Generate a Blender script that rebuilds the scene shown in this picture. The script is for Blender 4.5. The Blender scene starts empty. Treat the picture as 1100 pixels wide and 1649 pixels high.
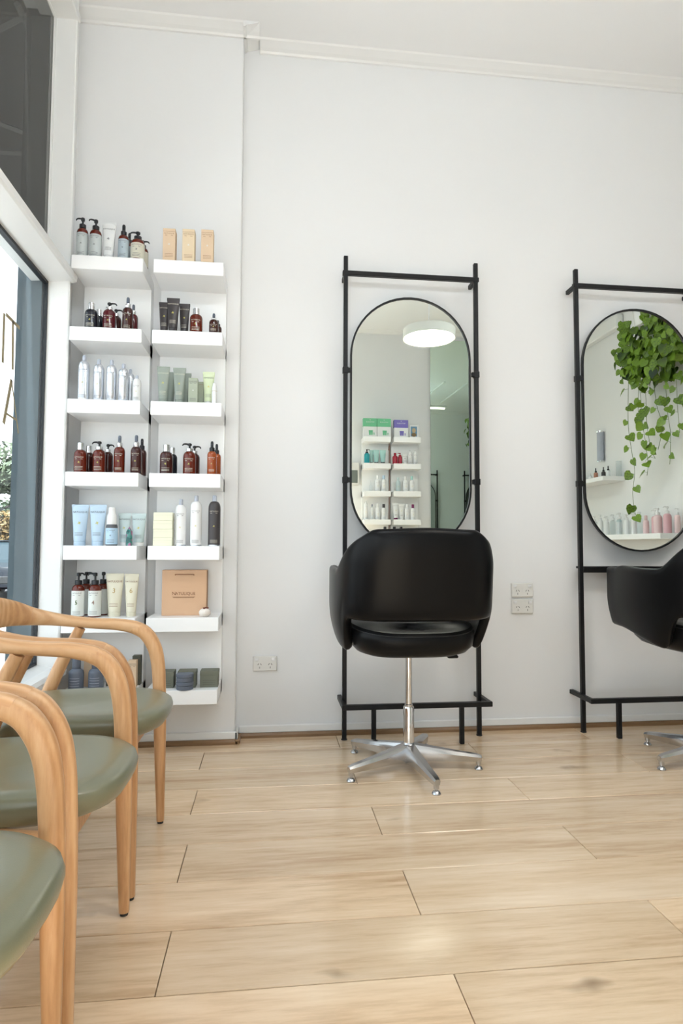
import bpy, math, random
from mathutils import Vector, Matrix
random.seed(7)
PI = math.pi
scene = bpy.context.scene
col = scene.collection

# ------------------------------------------------------------------ camera
cam_d = bpy.data.cameras.new('camera')
cam = bpy.data.objects.new('camera', cam_d); col.objects.link(cam)
cam_d.sensor_fit = 'VERTICAL'; cam_d.sensor_height = 36.0; cam_d.sensor_width = 24.0
cam_d.lens = 36.0 * 1000.0 / 1649.0
cam_d.clip_start = 0.02; cam_d.clip_end = 200
yaw, pitch, roll = 0.1149, 0.0560, 0.0038
f_ = Vector((math.sin(yaw)*math.cos(pitch), math.cos(yaw)*math.cos(pitch), math.sin(pitch)))
r_ = Vector((math.cos(yaw), -math.sin(yaw), 0)); u_ = r_.cross(f_)
rr = r_*math.cos(roll) + u_*math.sin(roll); uu = -r_*math.sin(roll) + u_*math.cos(roll)
mw = Matrix(((rr.x, uu.x, -f_.x, 0), (rr.y, uu.y, -f_.y, -3.127), (rr.z, uu.z, -f_.z, 0.93), (0, 0, 0, 1)))
cam.matrix_world = mw
scene.camera = cam

# ------------------------------------------------------------------ world, exposure
w = bpy.data.worlds.new('sky'); scene.world = w; w.use_nodes = True
nt = w.node_tree; nt.nodes.clear()
out = nt.nodes.new('ShaderNodeOutputWorld'); bg = nt.nodes.new('ShaderNodeBackground')
tc = nt.nodes.new('ShaderNodeTexCoord'); sep = nt.nodes.new('ShaderNodeSeparateXYZ'); ramp = nt.nodes.new('ShaderNodeValToRGB')
ramp.color_ramp.elements[0].position = 0.0; ramp.color_ramp.elements[0].color = (.96, 0.98, 1.0, 1)
ramp.color_ramp.elements[1].position = 0.9; ramp.color_ramp.elements[1].color = (0.72, 0.86, 1.0, 1)
nt.links.new(tc.outputs['Generated'], sep.inputs[0]); nt.links.new(sep.outputs['Z'], ramp.inputs[0])
nt.links.new(ramp.outputs[0], bg.inputs[0]); nt.links.new(bg.outputs[0], out.inputs[0])
bg.inputs['Strength'].default_value = 1.25
scene.view_settings.view_transform = 'Standard'; scene.view_settings.look = 'None'
scene.view_settings.gamma = 1.0; scene.view_settings.use_curve_mapping = False
scene.view_settings.exposure = 1.10
# portal in the shop window (guides sampling only, gives no light of its own)
pl = bpy.data.lights.new('window_portal', 'AREA'); pl.shape = 'RECTANGLE'; pl.size = 1.7; pl.size_y = 3.8
pl.cycles.is_portal = True
po = bpy.data.objects.new('window_portal', pl); col.objects.link(po)
po.location = (-1.03, -2.15, 1.26); po.rotation_euler = (0, -PI/2, 0)
pl2 = bpy.data.lights.new('fill_door_portal', 'AREA'); pl2.shape = 'RECTANGLE'; pl2.size = 1.6; pl2.size_y = 3.1; pl2.cycles.is_portal = True
po2 = bpy.data.objects.new('fill_door_portal', pl2); col.objects.link(po2); po2.location = (-.07, -4.42, 1.55); po2.rotation_euler = (PI/2, 0, 0)
sun_d = bpy.data.lights.new('sun', 'SUN'); sun_d.energy = 14.5; sun_d.angle = math.radians(1.0); sun_d.color = (.93, .965, 1.0)
sun = bpy.data.objects.new('sun', sun_d); col.objects.link(sun); sun.rotation_euler = (math.radians(32), 0, math.radians(-4))   # high sun added to bounce light in through the added glazed front
FILL_TUBE = 27.0  # emission strength of the added fill lights overhead
LAMP = 13.0      # emission strength of the room's pendant lamps

# ------------------------------------------------------------------ materials
def newmat(name):
    m = bpy.data.materials.new(name); m.use_nodes = True
    return m, m.node_tree, m.node_tree.nodes['Principled BSDF']
def setp(b, **k):
    for n, v in k.items(): b.inputs[n.replace('_', ' ')].default_value = v
def noise_bump(nt, b, scale, strength, dist=0.002, detail=3, coord='Object'):
    t = nt.nodes.new('ShaderNodeTexCoord'); n = nt.nodes.new('ShaderNodeTexNoise'); bp = nt.nodes.new('ShaderNodeBump')
    n.inputs['Scale'].default_value = scale; n.inputs['Detail'].default_value = detail
    bp.inputs['Strength'].default_value = strength; bp.inputs['Distance'].default_value = dist
    nt.links.new(t.outputs[coord], n.inputs['Vector']); nt.links.new(n.outputs['Fac'], bp.inputs['Height'])
    nt.links.new(bp.outputs[0], b.inputs['Normal']); return n
def plain(name, c, rough=0.5, metal=0.0, bump=None, var=0.0, **k):
    m, nt, b = newmat(name)
    setp(b, Base_Color=(*c, 1), Roughness=rough, Metallic=metal, **k)
    if bump: noise_bump(nt, b, *bump)
    if var:
        t = nt.nodes.new('ShaderNodeTexCoord'); n = nt.nodes.new('ShaderNodeTexNoise'); r = nt.nodes.new('ShaderNodeValToRGB')
        n.inputs['Scale'].default_value = 3.0; n.inputs['Detail'].default_value = 6
        r.color_ramp.elements[0].position = .3; r.color_ramp.elements[1].position = .7
        r.color_ramp.elements[0].color = (*[x*(1-var) for x in c], 1); r.color_ramp.elements[1].color = (*c, 1)
        nt.links.new(t.outputs['Object'], n.inputs['Vector']); nt.links.new(n.outputs['Fac'], r.inputs[0]); nt.links.new(r.outputs[0], b.inputs['Base Color'])
    return m
def wood(name, c1, c2, c3, stretch, scale, rough, knots=0.0, bump=0.15, bright=0.12, coat=0.0, rings=0.0):
    """long grain noise; stretch = coordinate scale per axis (small along the grain)"""
    m, nt, b = newmat(name); N = nt.nodes.new; L = nt.links.new
    t = N('ShaderNodeTexCoord'); oi = N('ShaderNodeObjectInfo'); mul = N('ShaderNodeMath'); mul.operation = 'MULTIPLY'; mul.inputs[1].default_value = 37.0
    L(oi.outputs['Random'], mul.inputs[0])
    add = N('ShaderNodeVectorMath'); add.operation = 'ADD'; L(t.outputs['Object'], add.inputs[0]); L(mul.outputs[0], add.inputs[1])
    mp = N('ShaderNodeMapping'); mp.inputs['Scale'].default_value = stretch; L(add.outputs[0], mp.inputs[0])
    big = N('ShaderNodeTexNoise'); big.inputs['Scale'].default_value = scale*.22; big.inputs['Detail'].default_value = 5; big.inputs['Distortion'].default_value = .6; L(mp.outputs[0], big.inputs[0])
    fine = N('ShaderNodeTexNoise'); fine.inputs['Scale'].default_value = scale*2.2; fine.inputs['Detail'].default_value = 8; fine.inputs['Roughness'].default_value = .65; L(mp.outputs[0], fine.inputs[0])
    r = N('ShaderNodeValToRGB'); e = r.color_ramp.elements
    e[0].position = .30; e[0].color = (*c1, 1); e[1].position = .68; e[1].color = (*c3, 1)
    x = e.new(.50); x.color = (*c2, 1)
    mx = N('ShaderNodeMath'); mx.operation = 'MULTIPLY_ADD'; mx.inputs[1].default_value = .42; L(fine.outputs[0], mx.inputs[0])
    m2 = N('ShaderNodeMath'); m2.operation = 'MULTIPLY'; m2.inputs[1].default_value = .58; L(big.outputs[0], m2.inputs[0]); L(m2.outputs[0], mx.inputs[2])
    src = mx.outputs[0]
    if rings:
        wv = N('ShaderNodeTexWave'); wv.wave_type = 'RINGS'; wv.inputs['Scale'].default_value = scale*.35; wv.inputs['Distortion'].default_value = 5; wv.inputs['Detail'].default_value = 3; wv.inputs['Detail Scale'].default_value = .7
        L(mp.outputs[0], wv.inputs[0])
        m4 = N('ShaderNodeMath'); m4.operation = 'MULTIPLY_ADD'; m4.inputs[1].default_value = rings; L(wv.outputs['Fac'], m4.inputs[0])
        m5 = N('ShaderNodeMath'); m5.operation = 'SUBTRACT'; m5.inputs[1].default_value = rings*.5; L(src, m5.inputs[0]); L(m5.outputs[0], m4.inputs[2]); src = m4.outputs[0]
    L(src, r.inputs[0]); colr = r.outputs[0]
    if knots:
        v = N('ShaderNodeTexVoronoi'); v.inputs['Scale'].default_value = 1.9
        mk = N('ShaderNodeMapping'); mk.inputs['Scale'].default_value = (.75, 2.2, 1); L(add.outputs[0], mk.inputs[0])
        dn = N('ShaderNodeTexNoise'); dn.inputs['Scale'].default_value = 9; L(add.outputs[0], dn.inputs[0])
        ad = N('ShaderNodeVectorMath'); ad.operation = 'MULTIPLY_ADD'; ad.inputs[1].default_value = (.16, .16, .16); L(dn.outputs['Color'], ad.inputs[0]); L(mk.outputs[0], ad.inputs[2]); L(ad.outputs[0], v.inputs[0])
        kr = N('ShaderNodeValToRGB'); kr.color_ramp.elements[0].position = .0; kr.color_ramp.elements[0].color = (1, 1, 1, 1); kr.color_ramp.elements[1].position = .11; kr.color_ramp.elements[1].color = (0, 0, 0, 1)
        L(v.outputs['Distance'], kr.inputs[0])
        mm = N('ShaderNodeMath'); mm.operation = 'MULTIPLY'; mm.inputs[1].default_value = knots; L(kr.outputs[0], mm.inputs[0])
        mix = N('ShaderNodeMix'); mix.data_type = 'RGBA'; mix.inputs[7].default_value = (*[q*.42 for q in c1], 1)
        L(mm.outputs[0], mix.inputs[0]); L(colr, mix.inputs[6]); colr = mix.outputs[2]
    hs = N('ShaderNodeHueSaturation'); mr = N('ShaderNodeMapRange'); mr.inputs['To Min'].default_value = 1-bright; mr.inputs['To Max'].default_value = 1+bright
    L(oi.outputs['Random'], mr.inputs[0]); L(mr.outputs[0], hs.inputs['Value']); L(colr, hs.inputs['Color']); L(hs.outputs[0], b.inputs['Base Color'])
    rr = N('ShaderNodeMapRange'); rr.inputs['To Min'].default_value = rough*.85; rr.inputs['To Max'].default_value = rough*1.25; L(fine.outputs[0], rr.inputs[0]); L(rr.outputs[0], b.inputs['Roughness'])
    bp = N('ShaderNodeBump'); bp.inputs['Strength'].default_value = bump; bp.inputs['Distance'].default_value = .001; L(fine.outputs[0], bp.inputs['Height']); L(bp.outputs[0], b.inputs['Normal'])
    if coat: setp(b, Coat_Weight=coat, Coat_Roughness=.2)
    return m
MAT = {}
MAT['wall'] = plain('white_plaster', (.80, .80, .80), .6, bump=(5, .35, .006, 5))
MAT['wall_r'] = MAT['wall']
MAT['ceil'] = plain('ceiling_paint', (.84, .84, .84), .7)
MAT['trim'] = plain('white_gloss_trim', (.82, .82, .81), .35, bump=(30, .15, .001))
MAT['shelf'] = plain('white_shelf_board', (.90, .90, .90), .3)
MAT['floor'] = wood('oak_plank', (.52, .335, .195), (.76, .565, .375), (.87, .69, .50), (1.0, 10, 10), 3.0, .17, knots=.7, bump=.06, bright=.09, coat=.3, rings=.03)
MAT['quad'] = wood('stained_trim_wood', (.16, .085, .035), (.25, .14, .065), (.33, .20, .10), (1.0, 14, 14), 5, .4)
MAT['ash'] = wood('ash_wood', (.46, .225, .092), (.62, .345, .165), (.72, .45, .245), (1.6, 16, 3.2), 3.4, .36, bump=.12, bright=.05, rings=.15)
MAT['ashv'] = wood('ash_wood_upright', (.46, .225, .092), (.62, .345, .165), (.72, .45, .245), (16, 16, 1.6), 3.4, .38, bump=.12, bright=.05, rings=.16)
MAT['leather'] = plain('sage_green_leather', (.175, .172, .108), .30, bump=(420, .25, .0006, 2), Coat_Weight=.35, Coat_Roughness=.22)
MAT['vinyl'] = plain('black_vinyl', (.0055, .0055, .006), .30, bump=(300, .10, .0004, 2), Specular_IOR_Level=.14)
MAT['piping'] = plain('black_piping', (.008, .008, .008), .45)
MAT['black'] = plain('black_powder_coated_steel', (.007, .007, .008), .4, Specular_IOR_Level=.3)
MAT['chrome'] = plain('polished_chrome', (.75, .75, .76), .10, 1.0)
MAT['alu'] = plain('brushed_aluminium', (.55, .55, .56), .24, 1.0)
MAT['rubber'] = plain('black_rubber', (.02, .02, .02), .7)
MAT['socket'] = plain('white_socket_plastic', (.74, .73, .70), .35)
MAT['slot'] = plain('dark_slot', (.02, .02, .02), .6)
MAT['gasket'] = plain('black_window_gasket', (.012, .014, .018), .5)
MAT['steelblue'] = plain('blue_grey_render', (.07, .10, .118), .7, bump=(20, .3, .003), var=.1)
MAT['awning'] = plain('dark_awning_and_pier_shade', (.050, .048, .045), .8)
MAT['strut'] = plain('pale_strut', (.20, .20, .19), .6)
MAT['subfloor'] = plain('dark_underlay', (.05, .035, .02), .9)
def mirror_mat(name, c):
    m, nt, b = newmat(name); setp(b, Base_Color=(*c, 1), Metallic=1.0, Roughness=0.0); return m
MAT['mirror'] = mirror_mat('mirror_glass', (.83, .885, .855))
MAT['wmirror'] = mirror_mat('tinted_mirror_glass', (.66, .80, .72))
def glass_mat(name, tint=(1, 1, 1), ior=1.45):
    m = bpy.data.materials.new(name); m.use_nodes = True; nt = m.node_tree; nt.nodes.clear()
    o = nt.nodes.new('ShaderNodeOutputMaterial'); mx = nt.nodes.new('ShaderNodeMixShader'); fr = nt.nodes.new('ShaderNodeFresnel'); fr.inputs[0].default_value = ior
    tr = nt.nodes.new('ShaderNodeBsdfTransparent'); gl = nt.nodes.new('ShaderNodeBsdfGlossy'); gl.inputs['Roughness'].default_value = 0.0
    tr.inputs[0].default_value = (*tint, 1)
    ge = nt.nodes.new('ShaderNodeNewGeometry'); sb = nt.nodes.new('ShaderNodeMath'); sb.operation = 'SUBTRACT'; sb.inputs[0].default_value = 1.0; ml = nt.nodes.new('ShaderNodeMath'); ml.operation = 'MULTIPLY'
    nt.links.new(ge.outputs['Backfacing'], sb.inputs[1]); nt.links.new(sb.outputs[0], ml.inputs[0]); nt.links.new(fr.outputs[0], ml.inputs[1])   # outer faces mirror, inner faces only pass light
    nt.links.new(ml.outputs[0], mx.inputs[0]); nt.links.new(tr.outputs[0], mx.inputs[1]); nt.links.new(gl.outputs[0], mx.inputs[2]); nt.links.new(mx.outputs[0], o.inputs[0]); return m
MAT['glass'] = glass_mat('window_glass', (.94, .97, .97), 1.25)
MAT['darkglass'] = glass_mat('tinted_upper_glass', (.42, .42, .40), 1.3)
MAT['clear'] = glass_mat('clear_plastic', (.955, .97, .97), 1.4)
def emit(name, c, s):
    m = bpy.data.materials.new(name); m.use_nodes = True; nt = m.node_tree; nt.nodes.clear()
    o = nt.nodes.new('ShaderNodeOutputMaterial'); e = nt.nodes.new('ShaderNodeEmission'); e.inputs[0].default_value = (*c, 1); e.inputs[1].default_value = s
    nt.links.new(e.outputs[0], o.inputs[0]); return m
MAT['lamp'] = emit('lamp_diffuser', (1.0, .93, .82), LAMP)
MAT['linear'] = emit('fill_light_diffuser', (.865, .94, 1.0), FILL_TUBE)
MAT['tube'] = emit('fluorescent_tube', (1.0, .88, .66), 4.0)
MAT['gold'] = plain('gold_window_lettering', (.30, .24, .12), .5)
# product colours
def pc(name, c, r=.35, **k): MAT[name] = plain(name, c, r, **k)
pc('amber', (.11, .013, .005), .10); pc('amber_light', (.30, .062, .014), .12); pc('amber_dark', (.045, .010, .008), .12)
pc('maroon', (.085, .008, .012), .12); pc('ink', (.012, .014, .022), .15)
pc('label_grey', (.50, .54, .54), .5); pc('label_blue_grey', (.40, .47, .52), .5); pc('label_cream', (.62, .60, .50), .5); pc('label_white', (.72, .74, .70), .5)
pc('pump_black', (.010, .011, .014), .3); pc('white_gloss', (.80, .80, .80), .25); pc('white_soft', (.76, .77, .77), .45)
pc('silver', (.60, .63, .68), .22, metal=.9); pc('silver_white', (.66, .69, .74), .25, metal=.75)
pc('tan_card', (.68, .51, .35), .6); pc('tan_card_pale', (.72, .58, .40), .6); pc('kraft', (.62, .39, .24), .6); pc('kraft_side', (.42, .23, .12), .6)
pc('charcoal', (.045, .038, .040), .4); pc('sage', (.27, .31, .27), .4); pc('sage_card', (.36, .40, .31), .55); pc('pale_green', (.62, .70, .47), .4)
pc('sky_blue', (.47, .60, .73), .4); pc('mist', (.50, .60, .61), .4); pc('foam_blue', (.45, .62, .78), .45)
pc('cream_card', (.80, .79, .62), .6); pc('cream_tube', (.72, .68, .54), .4); pc('slate_blue', (.115, .135, .175), .5); pc('olive_card', (.15, .155, .115), .6); pc('olive_dark', (.09, .09, .065), .6)
pc('print_dark', (.10, .10, .11), .6); pc('print_brown', (.25, .11, .05), .6); pc('print_gold', (.45, .30, .09), .5); pc('print_pale', (.62, .58, .48), .5); pc('print_green', (.10, .16, .03), .5); pc('print_yellow', (.55, .50, .12), .5)
pc('lamp_shade', (.74, .72, .66), .5); pc('rust', (.17, .05, .03), .8); pc('fluff', (.80, .74, .68), .9, bump=(120, .8, .004))
pc('mint_green', (.14, .50, .27), .5); pc('violet', (.17, .14, .48), .5); pc('teal', (.02, .32, .36), .15); pc('aqua_tube', (.36, .60, .57), .4); pc('crimson', (.36, .01, .03), .2)
pc('picture_brown', (.22, .14, .06), .5); pc('picture_face', (.50, .38, .22), .5); pc('picture_blue', (.12, .26, .40), .5); pc('plum', (.14, .01, .08), .4)
pc('pink', (.72, .42, .45), .3); pc('pink_pale', (.78, .58, .58), .3); pc('terracotta', (.45, .20, .13), .4); pc('grey_plastic', (.42, .45, .52), .4); pc('screen_grey', (.16, .18, .16), .3)
def crystal():
    m, nt, b = newmat('crystal_colours'); t = nt.nodes.new('ShaderNodeTexCoord'); n = nt.nodes.new('ShaderNodeTexNoise'); n.inputs['Scale'].default_value = 45; r = nt.nodes.new('ShaderNodeValToRGB')
    e = r.color_ramp.elements; e[0].color = (.01, .09, .09, 1); e[0].position = .4; e[1].color = (.35, .12, .25, 1); e[1].position = .62; x = e.new(.52); x.color = (.05, .25, .22, 1)
    nt.links.new(t.outputs['Object'], n.inputs[0]); nt.links.new(n.outputs[0], r.inputs[0]); nt.links.new(r.outputs[0], b.inputs['Base Color']); setp(b, Roughness=.1); return m
MAT['crystal'] = crystal()
def leafmat(name, c1, c2, rough=.4, trans=True):
    m, nt, b = newmat(name); oi = nt.nodes.new('ShaderNodeObjectInfo'); t = nt.nodes.new('ShaderNodeTexCoord'); n = nt.nodes.new('ShaderNodeTexNoise'); n.inputs['Scale'].default_value = 6.0; n.inputs['Detail'].default_value = 2
    g = nt.nodes.new('ShaderNodeNewGeometry'); ad = nt.nodes.new('ShaderNodeMath'); ad.operation = 'ADD'; r = nt.nodes.new('ShaderNodeValToRGB')
    md = nt.nodes.new('ShaderNodeMath'); md.operation = 'MULTIPLY_ADD'; md.inputs[1].default_value = .45
    nt.links.new(g.outputs['Random Per Island'], md.inputs[0]); nt.links.new(n.outputs[0], md.inputs[2]); nt.links.new(md.outputs[0], ad.inputs[0])
    m3 = nt.nodes.new('ShaderNodeMath'); m3.operation = 'MULTIPLY'; m3.inputs[1].default_value = .3; nt.links.new(oi.outputs['Random'], m3.inputs[0]); nt.links.new(m3.outputs[0], ad.inputs[1])
    r.color_ramp.elements[0].position = .5; r.color_ramp.elements[0].color = (*c1, 1); r.color_ramp.elements[1].position = 1.0; r.color_ramp.elements[1].color = (*c2, 1)
    nt.links.new(t.outputs['Object'], n.inputs[0]); nt.links.new(ad.outputs[0], r.inputs[0]); nt.links.new(r.outputs[0], b.inputs['Base Color']); setp(b, Roughness=rough); return m
MAT['pothos'] = leafmat('pothos_leaf', (.004, .028, .003), (.17, .30, .015), .4)
MAT['stem'] = plain('green_stem', (.10, .17, .04), .5)
MAT['gum'] = leafmat('gum_tree_leaf', (.05, .065, .04), (.12, .15, .09), .7)
MAT['autumn'] = leafmat('autumn_leaf', (.06, .05, .02), (.20, .12, .04), .7)
MAT['bush'] = leafmat('bush_leaf', (.025, .045, .02), (.07, .10, .05), .7)
MAT['bark'] = plain('grey_bark', (.10, .09, .08), .9, bump=(12, .6, .01))
MAT['asphalt'] = plain('asphalt', (.055, .055, .058), .9, bump=(60, .5, .004), var=.2)
MAT['paving'] = plain('footpath_concrete', (.30, .29, .28), .9, bump=(40, .4, .003), var=.15)
MAT['carwhite'] = plain('white_car_paint', (.16, .17, .19), .15); MAT['carblack'] = plain('dark_car_paint', (.012, .014, .018), .12)
MAT['carglass'] = plain('car_glass', (.02, .03, .035), .05); MAT['carlight'] = plain('headlamp', (.3, .3, .3), .1)

# ------------------------------------------------------------------ mesh helpers
class MB:
    def __init__(s): s.v = []; s.f = []
    def add(s, vs, fs):
        o = len(s.v); s.v += [tuple(v) for v in vs]; s.f += [tuple(i+o for i in f) for f in fs]
        return s
def obj(name, mb, mat, parent=None, smooth=True, loc=None):
    me = bpy.data.meshes.new(name); me.from_pydata(mb.v, [], mb.f); me.validate(); me.update()
    if mat: me.materials.append(MAT[mat] if isinstance(mat, str) else mat)
    if smooth:
        for p in me.polygons: p.use_smooth = True
        try: me.set_sharp_from_angle(angle=math.radians(38))
        except Exception: pass
    o = bpy.data.objects.new(name, me); col.objects.link(o)
    if parent: o.parent = parent
    if loc: o.location = loc
    return o
def tag(o, label, cat, group=None, kind=None):
    if label: o['label'] = label
    if cat: o['category'] = cat
    if group: o['group'] = group
    if kind: o['kind'] = kind
    return o
def thing(name, label, cat, loc=(0, 0, 0), rz=0, group=None):
    o = bpy.data.objects.new(name, None); o.empty_display_size = .05; col.objects.link(o)
    o.location = loc; o.rotation_euler = (0, 0, rz)
    return tag(o, label, cat, group)
def struct(name, mb, mat, parent=None, smooth=False):
    o = obj(name, mb, mat, parent, smooth)
    if not parent: o['kind'] = 'structure'
    return o
def dup(root, loc, rz=0, label=None, group=None):
    def cp(o, par):
        c = o.copy(); col.objects.link(c); c.parent = par
        for ch in kids[o]: cp(ch, c)
        return c
    kids = {}
    def walk(o):
        kids[o] = list(o.children)
        for ch in kids[o]: walk(ch)
    walk(root); r = cp(root, None); r.location = loc; r.rotation_euler = (0, 0, rz)
    if label: r['label'] = label
    if group: r['group'] = group
    return r
def box(mb, x0, x1, y0, y1, z0, z1, b=0.0):
    if x0 > x1: x0, x1 = x1, x0
    if y0 > y1: y0, y1 = y1, y0
    if z0 > z1: z0, z1 = z1, z0
    if not b:
        v = [(x0,y0,z0),(x1,y0,z0),(x1,y1,z0),(x0,y1,z0),(x0,y0,z1),(x1,y0,z1),(x1,y1,z1),(x0,y1,z1)]
        mb.add(v, [(0,3,2,1),(4,5,6,7),(0,1,5,4),(1,2,6,5),(2,3,7,6),(3,0,4,7)]); return mb
    b = min(b, (x1-x0)*.45, (y1-y0)*.45, (z1-z0)*.45)
    X, Y, Z = (x0, x1), (y0, y1), (z0, z1); vs = []; idx = {}
    for i in (0, 1):
        for j in (0, 1):
            for k in (0, 1):
                sx, sy, sz = (1 if i == 0 else -1)*b, (1 if j == 0 else -1)*b, (1 if k == 0 else -1)*b
                idx[i, j, k, 0] = len(vs); vs.append((X[i], Y[j]+sy, Z[k]+sz))
                idx[i, j, k, 1] = len(vs); vs.append((X[i]+sx, Y[j], Z[k]+sz))
                idx[i, j, k, 2] = len(vs); vs.append((X[i]+sx, Y[j]+sy, Z[k]))
    F = []; ctr = Vector(((x0+x1)/2, (y0+y1)/2, (z0+z1)/2))
    def q(*ids):
        a, bb, c = (Vector(vs[ids[n]]) for n in (0, 1, 2))
        n = (bb-a).cross(c-a)
        m = sum((Vector(vs[i]) for i in ids), Vector())/len(ids)
        F.append(ids if n.dot(m-ctr) > 0 else tuple(reversed(ids)))
    for i in (0, 1): q(idx[i,0,0,0], idx[i,1,0,0], idx[i,1,1,0], idx[i,0,1,0])
    for j in (0, 1): q(idx[0,j,0,1], idx[1,j,0,1], idx[1,j,1,1], idx[0,j,1,1])
    for k in (0, 1): q(idx[0,0,k,2], idx[1,0,k,2], idx[1,1,k,2], idx[0,1,k,2])
    for a in (0, 1):
        for c in (0, 1):
            q(idx[a,c,0,0], idx[a,c,1,0], idx[a,c,1,1], idx[a,c,0,1])
            q(idx[a,0,c,0], idx[a,1,c,0], idx[a,1,c,2], idx[a,0,c,2])
            q(idx[0,a,c,1], idx[1,a,c,1], idx[1,a,c,2], idx[0,a,c,2])
    for i in (0, 1):
        for j in (0, 1):
            for k in (0, 1): q(idx[i,j,k,0], idx[i,j,k,1], idx[i,j,k,2])
    mb.add(vs, F); return mb
def lathe(mb, prof, seg=20, c=(0, 0, 0), sy=1.0):
    vs = []; fs = []; n = len(prof)
    for i in range(seg):
        a = 2*PI*i/seg
        for r, z in prof: vs.append((c[0]+r*math.cos(a), c[1]+r*math.sin(a)*sy, c[2]+z))
    for i in range(seg):
        j = (i+1) % seg
        for k in range(n-1): fs.append((i*n+k, j*n+k, j*n+k+1, i*n+k+1))
    if prof[0][0] > 1e-6: fs.append(tuple(reversed([i*n for i in range(seg)])))
    if prof[-1][0] > 1e-6: fs.append(tuple(i*n+n-1 for i in range(seg)))
    mb.add(vs, fs); return mb
def sweep(mb, pts, rad, up=(0, 0, 1), seg=14, power=2.0, cap=True):
    """rad: list of (a along side, b along up-ish)"""
    P = [Vector(p) for p in pts]; n = len(P); vs = []; fs = []; upv = Vector(up); prev = None
    for i in range(n):
        t = (P[min(i+1, n-1)]-P[max(i-1, 0)]).normalized()
        if prev is None:
            s = t.cross(upv)
            if s.length < 1e-4: s = t.cross(Vector((1, 0, 0)))
            s.normalize()
        else:
            s = (prev - t*prev.dot(t)).normalized()
        prev = s; u = s.cross(t).normalized(); a, b = rad[i] if isinstance(rad[i], tuple) else (rad[i], rad[i])
        for k in range(seg):
            th = 2*PI*k/seg; c, d = math.cos(th), math.sin(th); e = 2/power
            vs.append(P[i] + s*(a*math.copysign(abs(c)**e, c)) + u*(b*math.copysign(abs(d)**e, d)))
    for i in range(n-1):
        for k in range(seg):
            m = (k+1) % seg; fs.append((i*seg+k, i*seg+m, (i+1)*seg+m, (i+1)*seg+k))
    if cap: fs.append(tuple(reversed(range(seg)))); fs.append(tuple((n-1)*seg+k for k in range(seg)))
    mb.add(vs, fs); return mb
def cyl(mb, a, b, r, seg=14, r2=None): return sweep(mb, [a, b], [r, r2 if r2 else r], seg=seg)
def spline(pts, n):
    """Catmull-Rom through tuples of any length"""
    out = []; m = len(pts)
    for i in range(m-1):
        p0, p1, p2, p3 = pts[max(i-1, 0)], pts[i], pts[i+1], pts[min(i+2, m-1)]
        for k in range(n):
            t = k/n
            out.append(tuple(.5*((2*b)+(-a+c)*t+(2*a-5*b+4*c-d)*t*t+(-a+3*b-3*c+d)*t**3) for a, b, c, d in zip(p0, p1, p2, p3)))
    out.append(tuple(pts[-1])); return out
def ico(mb, c, r, sx=1, sy=1, sz=1, seg=12, ring=8):
    prof = [(max(1e-7, r*math.sin(PI*i/ring)), -r*math.cos(PI*i/ring)) for i in range(ring+1)]
    m = MB(); lathe(m, prof, seg); m.v = [(c[0]+x*sx, c[1]+y*sy, c[2]+z*sz) for x, y, z in m.v]; mb.add(m.v, m.f); return mb
_tc = {}
def text_mesh(s, size, depth=0.0):
    """flat text centred at origin in XZ plane facing -Y"""
    k = (s, round(size, 5))
    if k not in _tc:
        cu = bpy.data.curves.new('lettering', 'FONT'); cu.body = s; cu.size = size; cu.align_x = 'CENTER'; cu.align_y = 'CENTER'; cu.resolution_u = 2
        o = bpy.data.objects.new('lettering', cu); col.objects.link(o)
        dg = bpy.context.evaluated_depsgraph_get(); me = bpy.data.meshes.new_from_object(o.evaluated_get(dg))
        _tc[k] = ([(v.co.x, 0, v.co.y) for v in me.vertices], [tuple(p.vertices) for p in me.polygons])
        bpy.data.objects.remove(o); bpy.data.curves.remove(cu); bpy.data.meshes.remove(me)
    return _tc[k]
def put_text(mb, s, size, cx, cz, y, r=None, flip=False):
    vs, fs = text_mesh(s, size); sg = -1 if flip else 1
    if r: vs = [(r*math.sin((x+cx)/r), -r*math.cos((x+cx)/r)*sg, z+cz) if not flip else (-r*math.sin((x+cx)/r), r*math.cos((x+cx)/r), z+cz) for x, _, z in vs]
    else: vs = [(sg*(x+cx), y, z+cz) for x, _, z in vs]
    mb.add(vs, fs); return mb
def put_bar(mb, x0, x1, z0, z1, y, r=None, flip=False):
    n = 5 if r else 1; vs = []; sg = -1 if flip else 1
    for i in range(n+1):
        x = x0+(x1-x0)*i/n
        for z in (z0, z1): vs.append((sg*r*math.sin(x/r), -sg*r*math.cos(x/r), z) if r else (sg*x, y, z))
    mb.add(vs, [(2*i, 2*i+2, 2*i+3, 2*i+1) for i in range(n)]); return mb

# ================================================================== THE ROOM
CE = 3.52; XL = -.90; XR = 5.2; YB = -4.32
b = MB(); box(b, -1.0, XR, YB, .1, -.08, -.012); floor = struct('floor', b, 'subfloor')
W = .2205; Lp = 1.23; row = 0; y1 = -.0
pm = {}
def plank(x0, x1, ya, yb):
    x0 = max(x0, -.93); x1 = min(x1, XR)
    if x1-x0 < .05: return
    L = x1-x0; key = (round(L, 3), round(yb-ya, 3))
    if key not in pm:
        m = MB(); box(m, -L/2+.0010, L/2-.0010, ya-(ya+yb)/2+.0013, yb-(ya+yb)/2-.0013, -.012, 0, .0016)
        o = obj('plank', m, 'floor', floor, False); pm[key] = o
    else:
        o = pm[key].copy(); col.objects.link(o); o.parent = floor
    o.location = ((x0+x1)/2, (ya+yb)/2, 0)
yb = .0
edges = [.1, -.208, -.4285]
while edges[-1] > YB: edges.append(edges[-1]-.2207)
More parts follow.
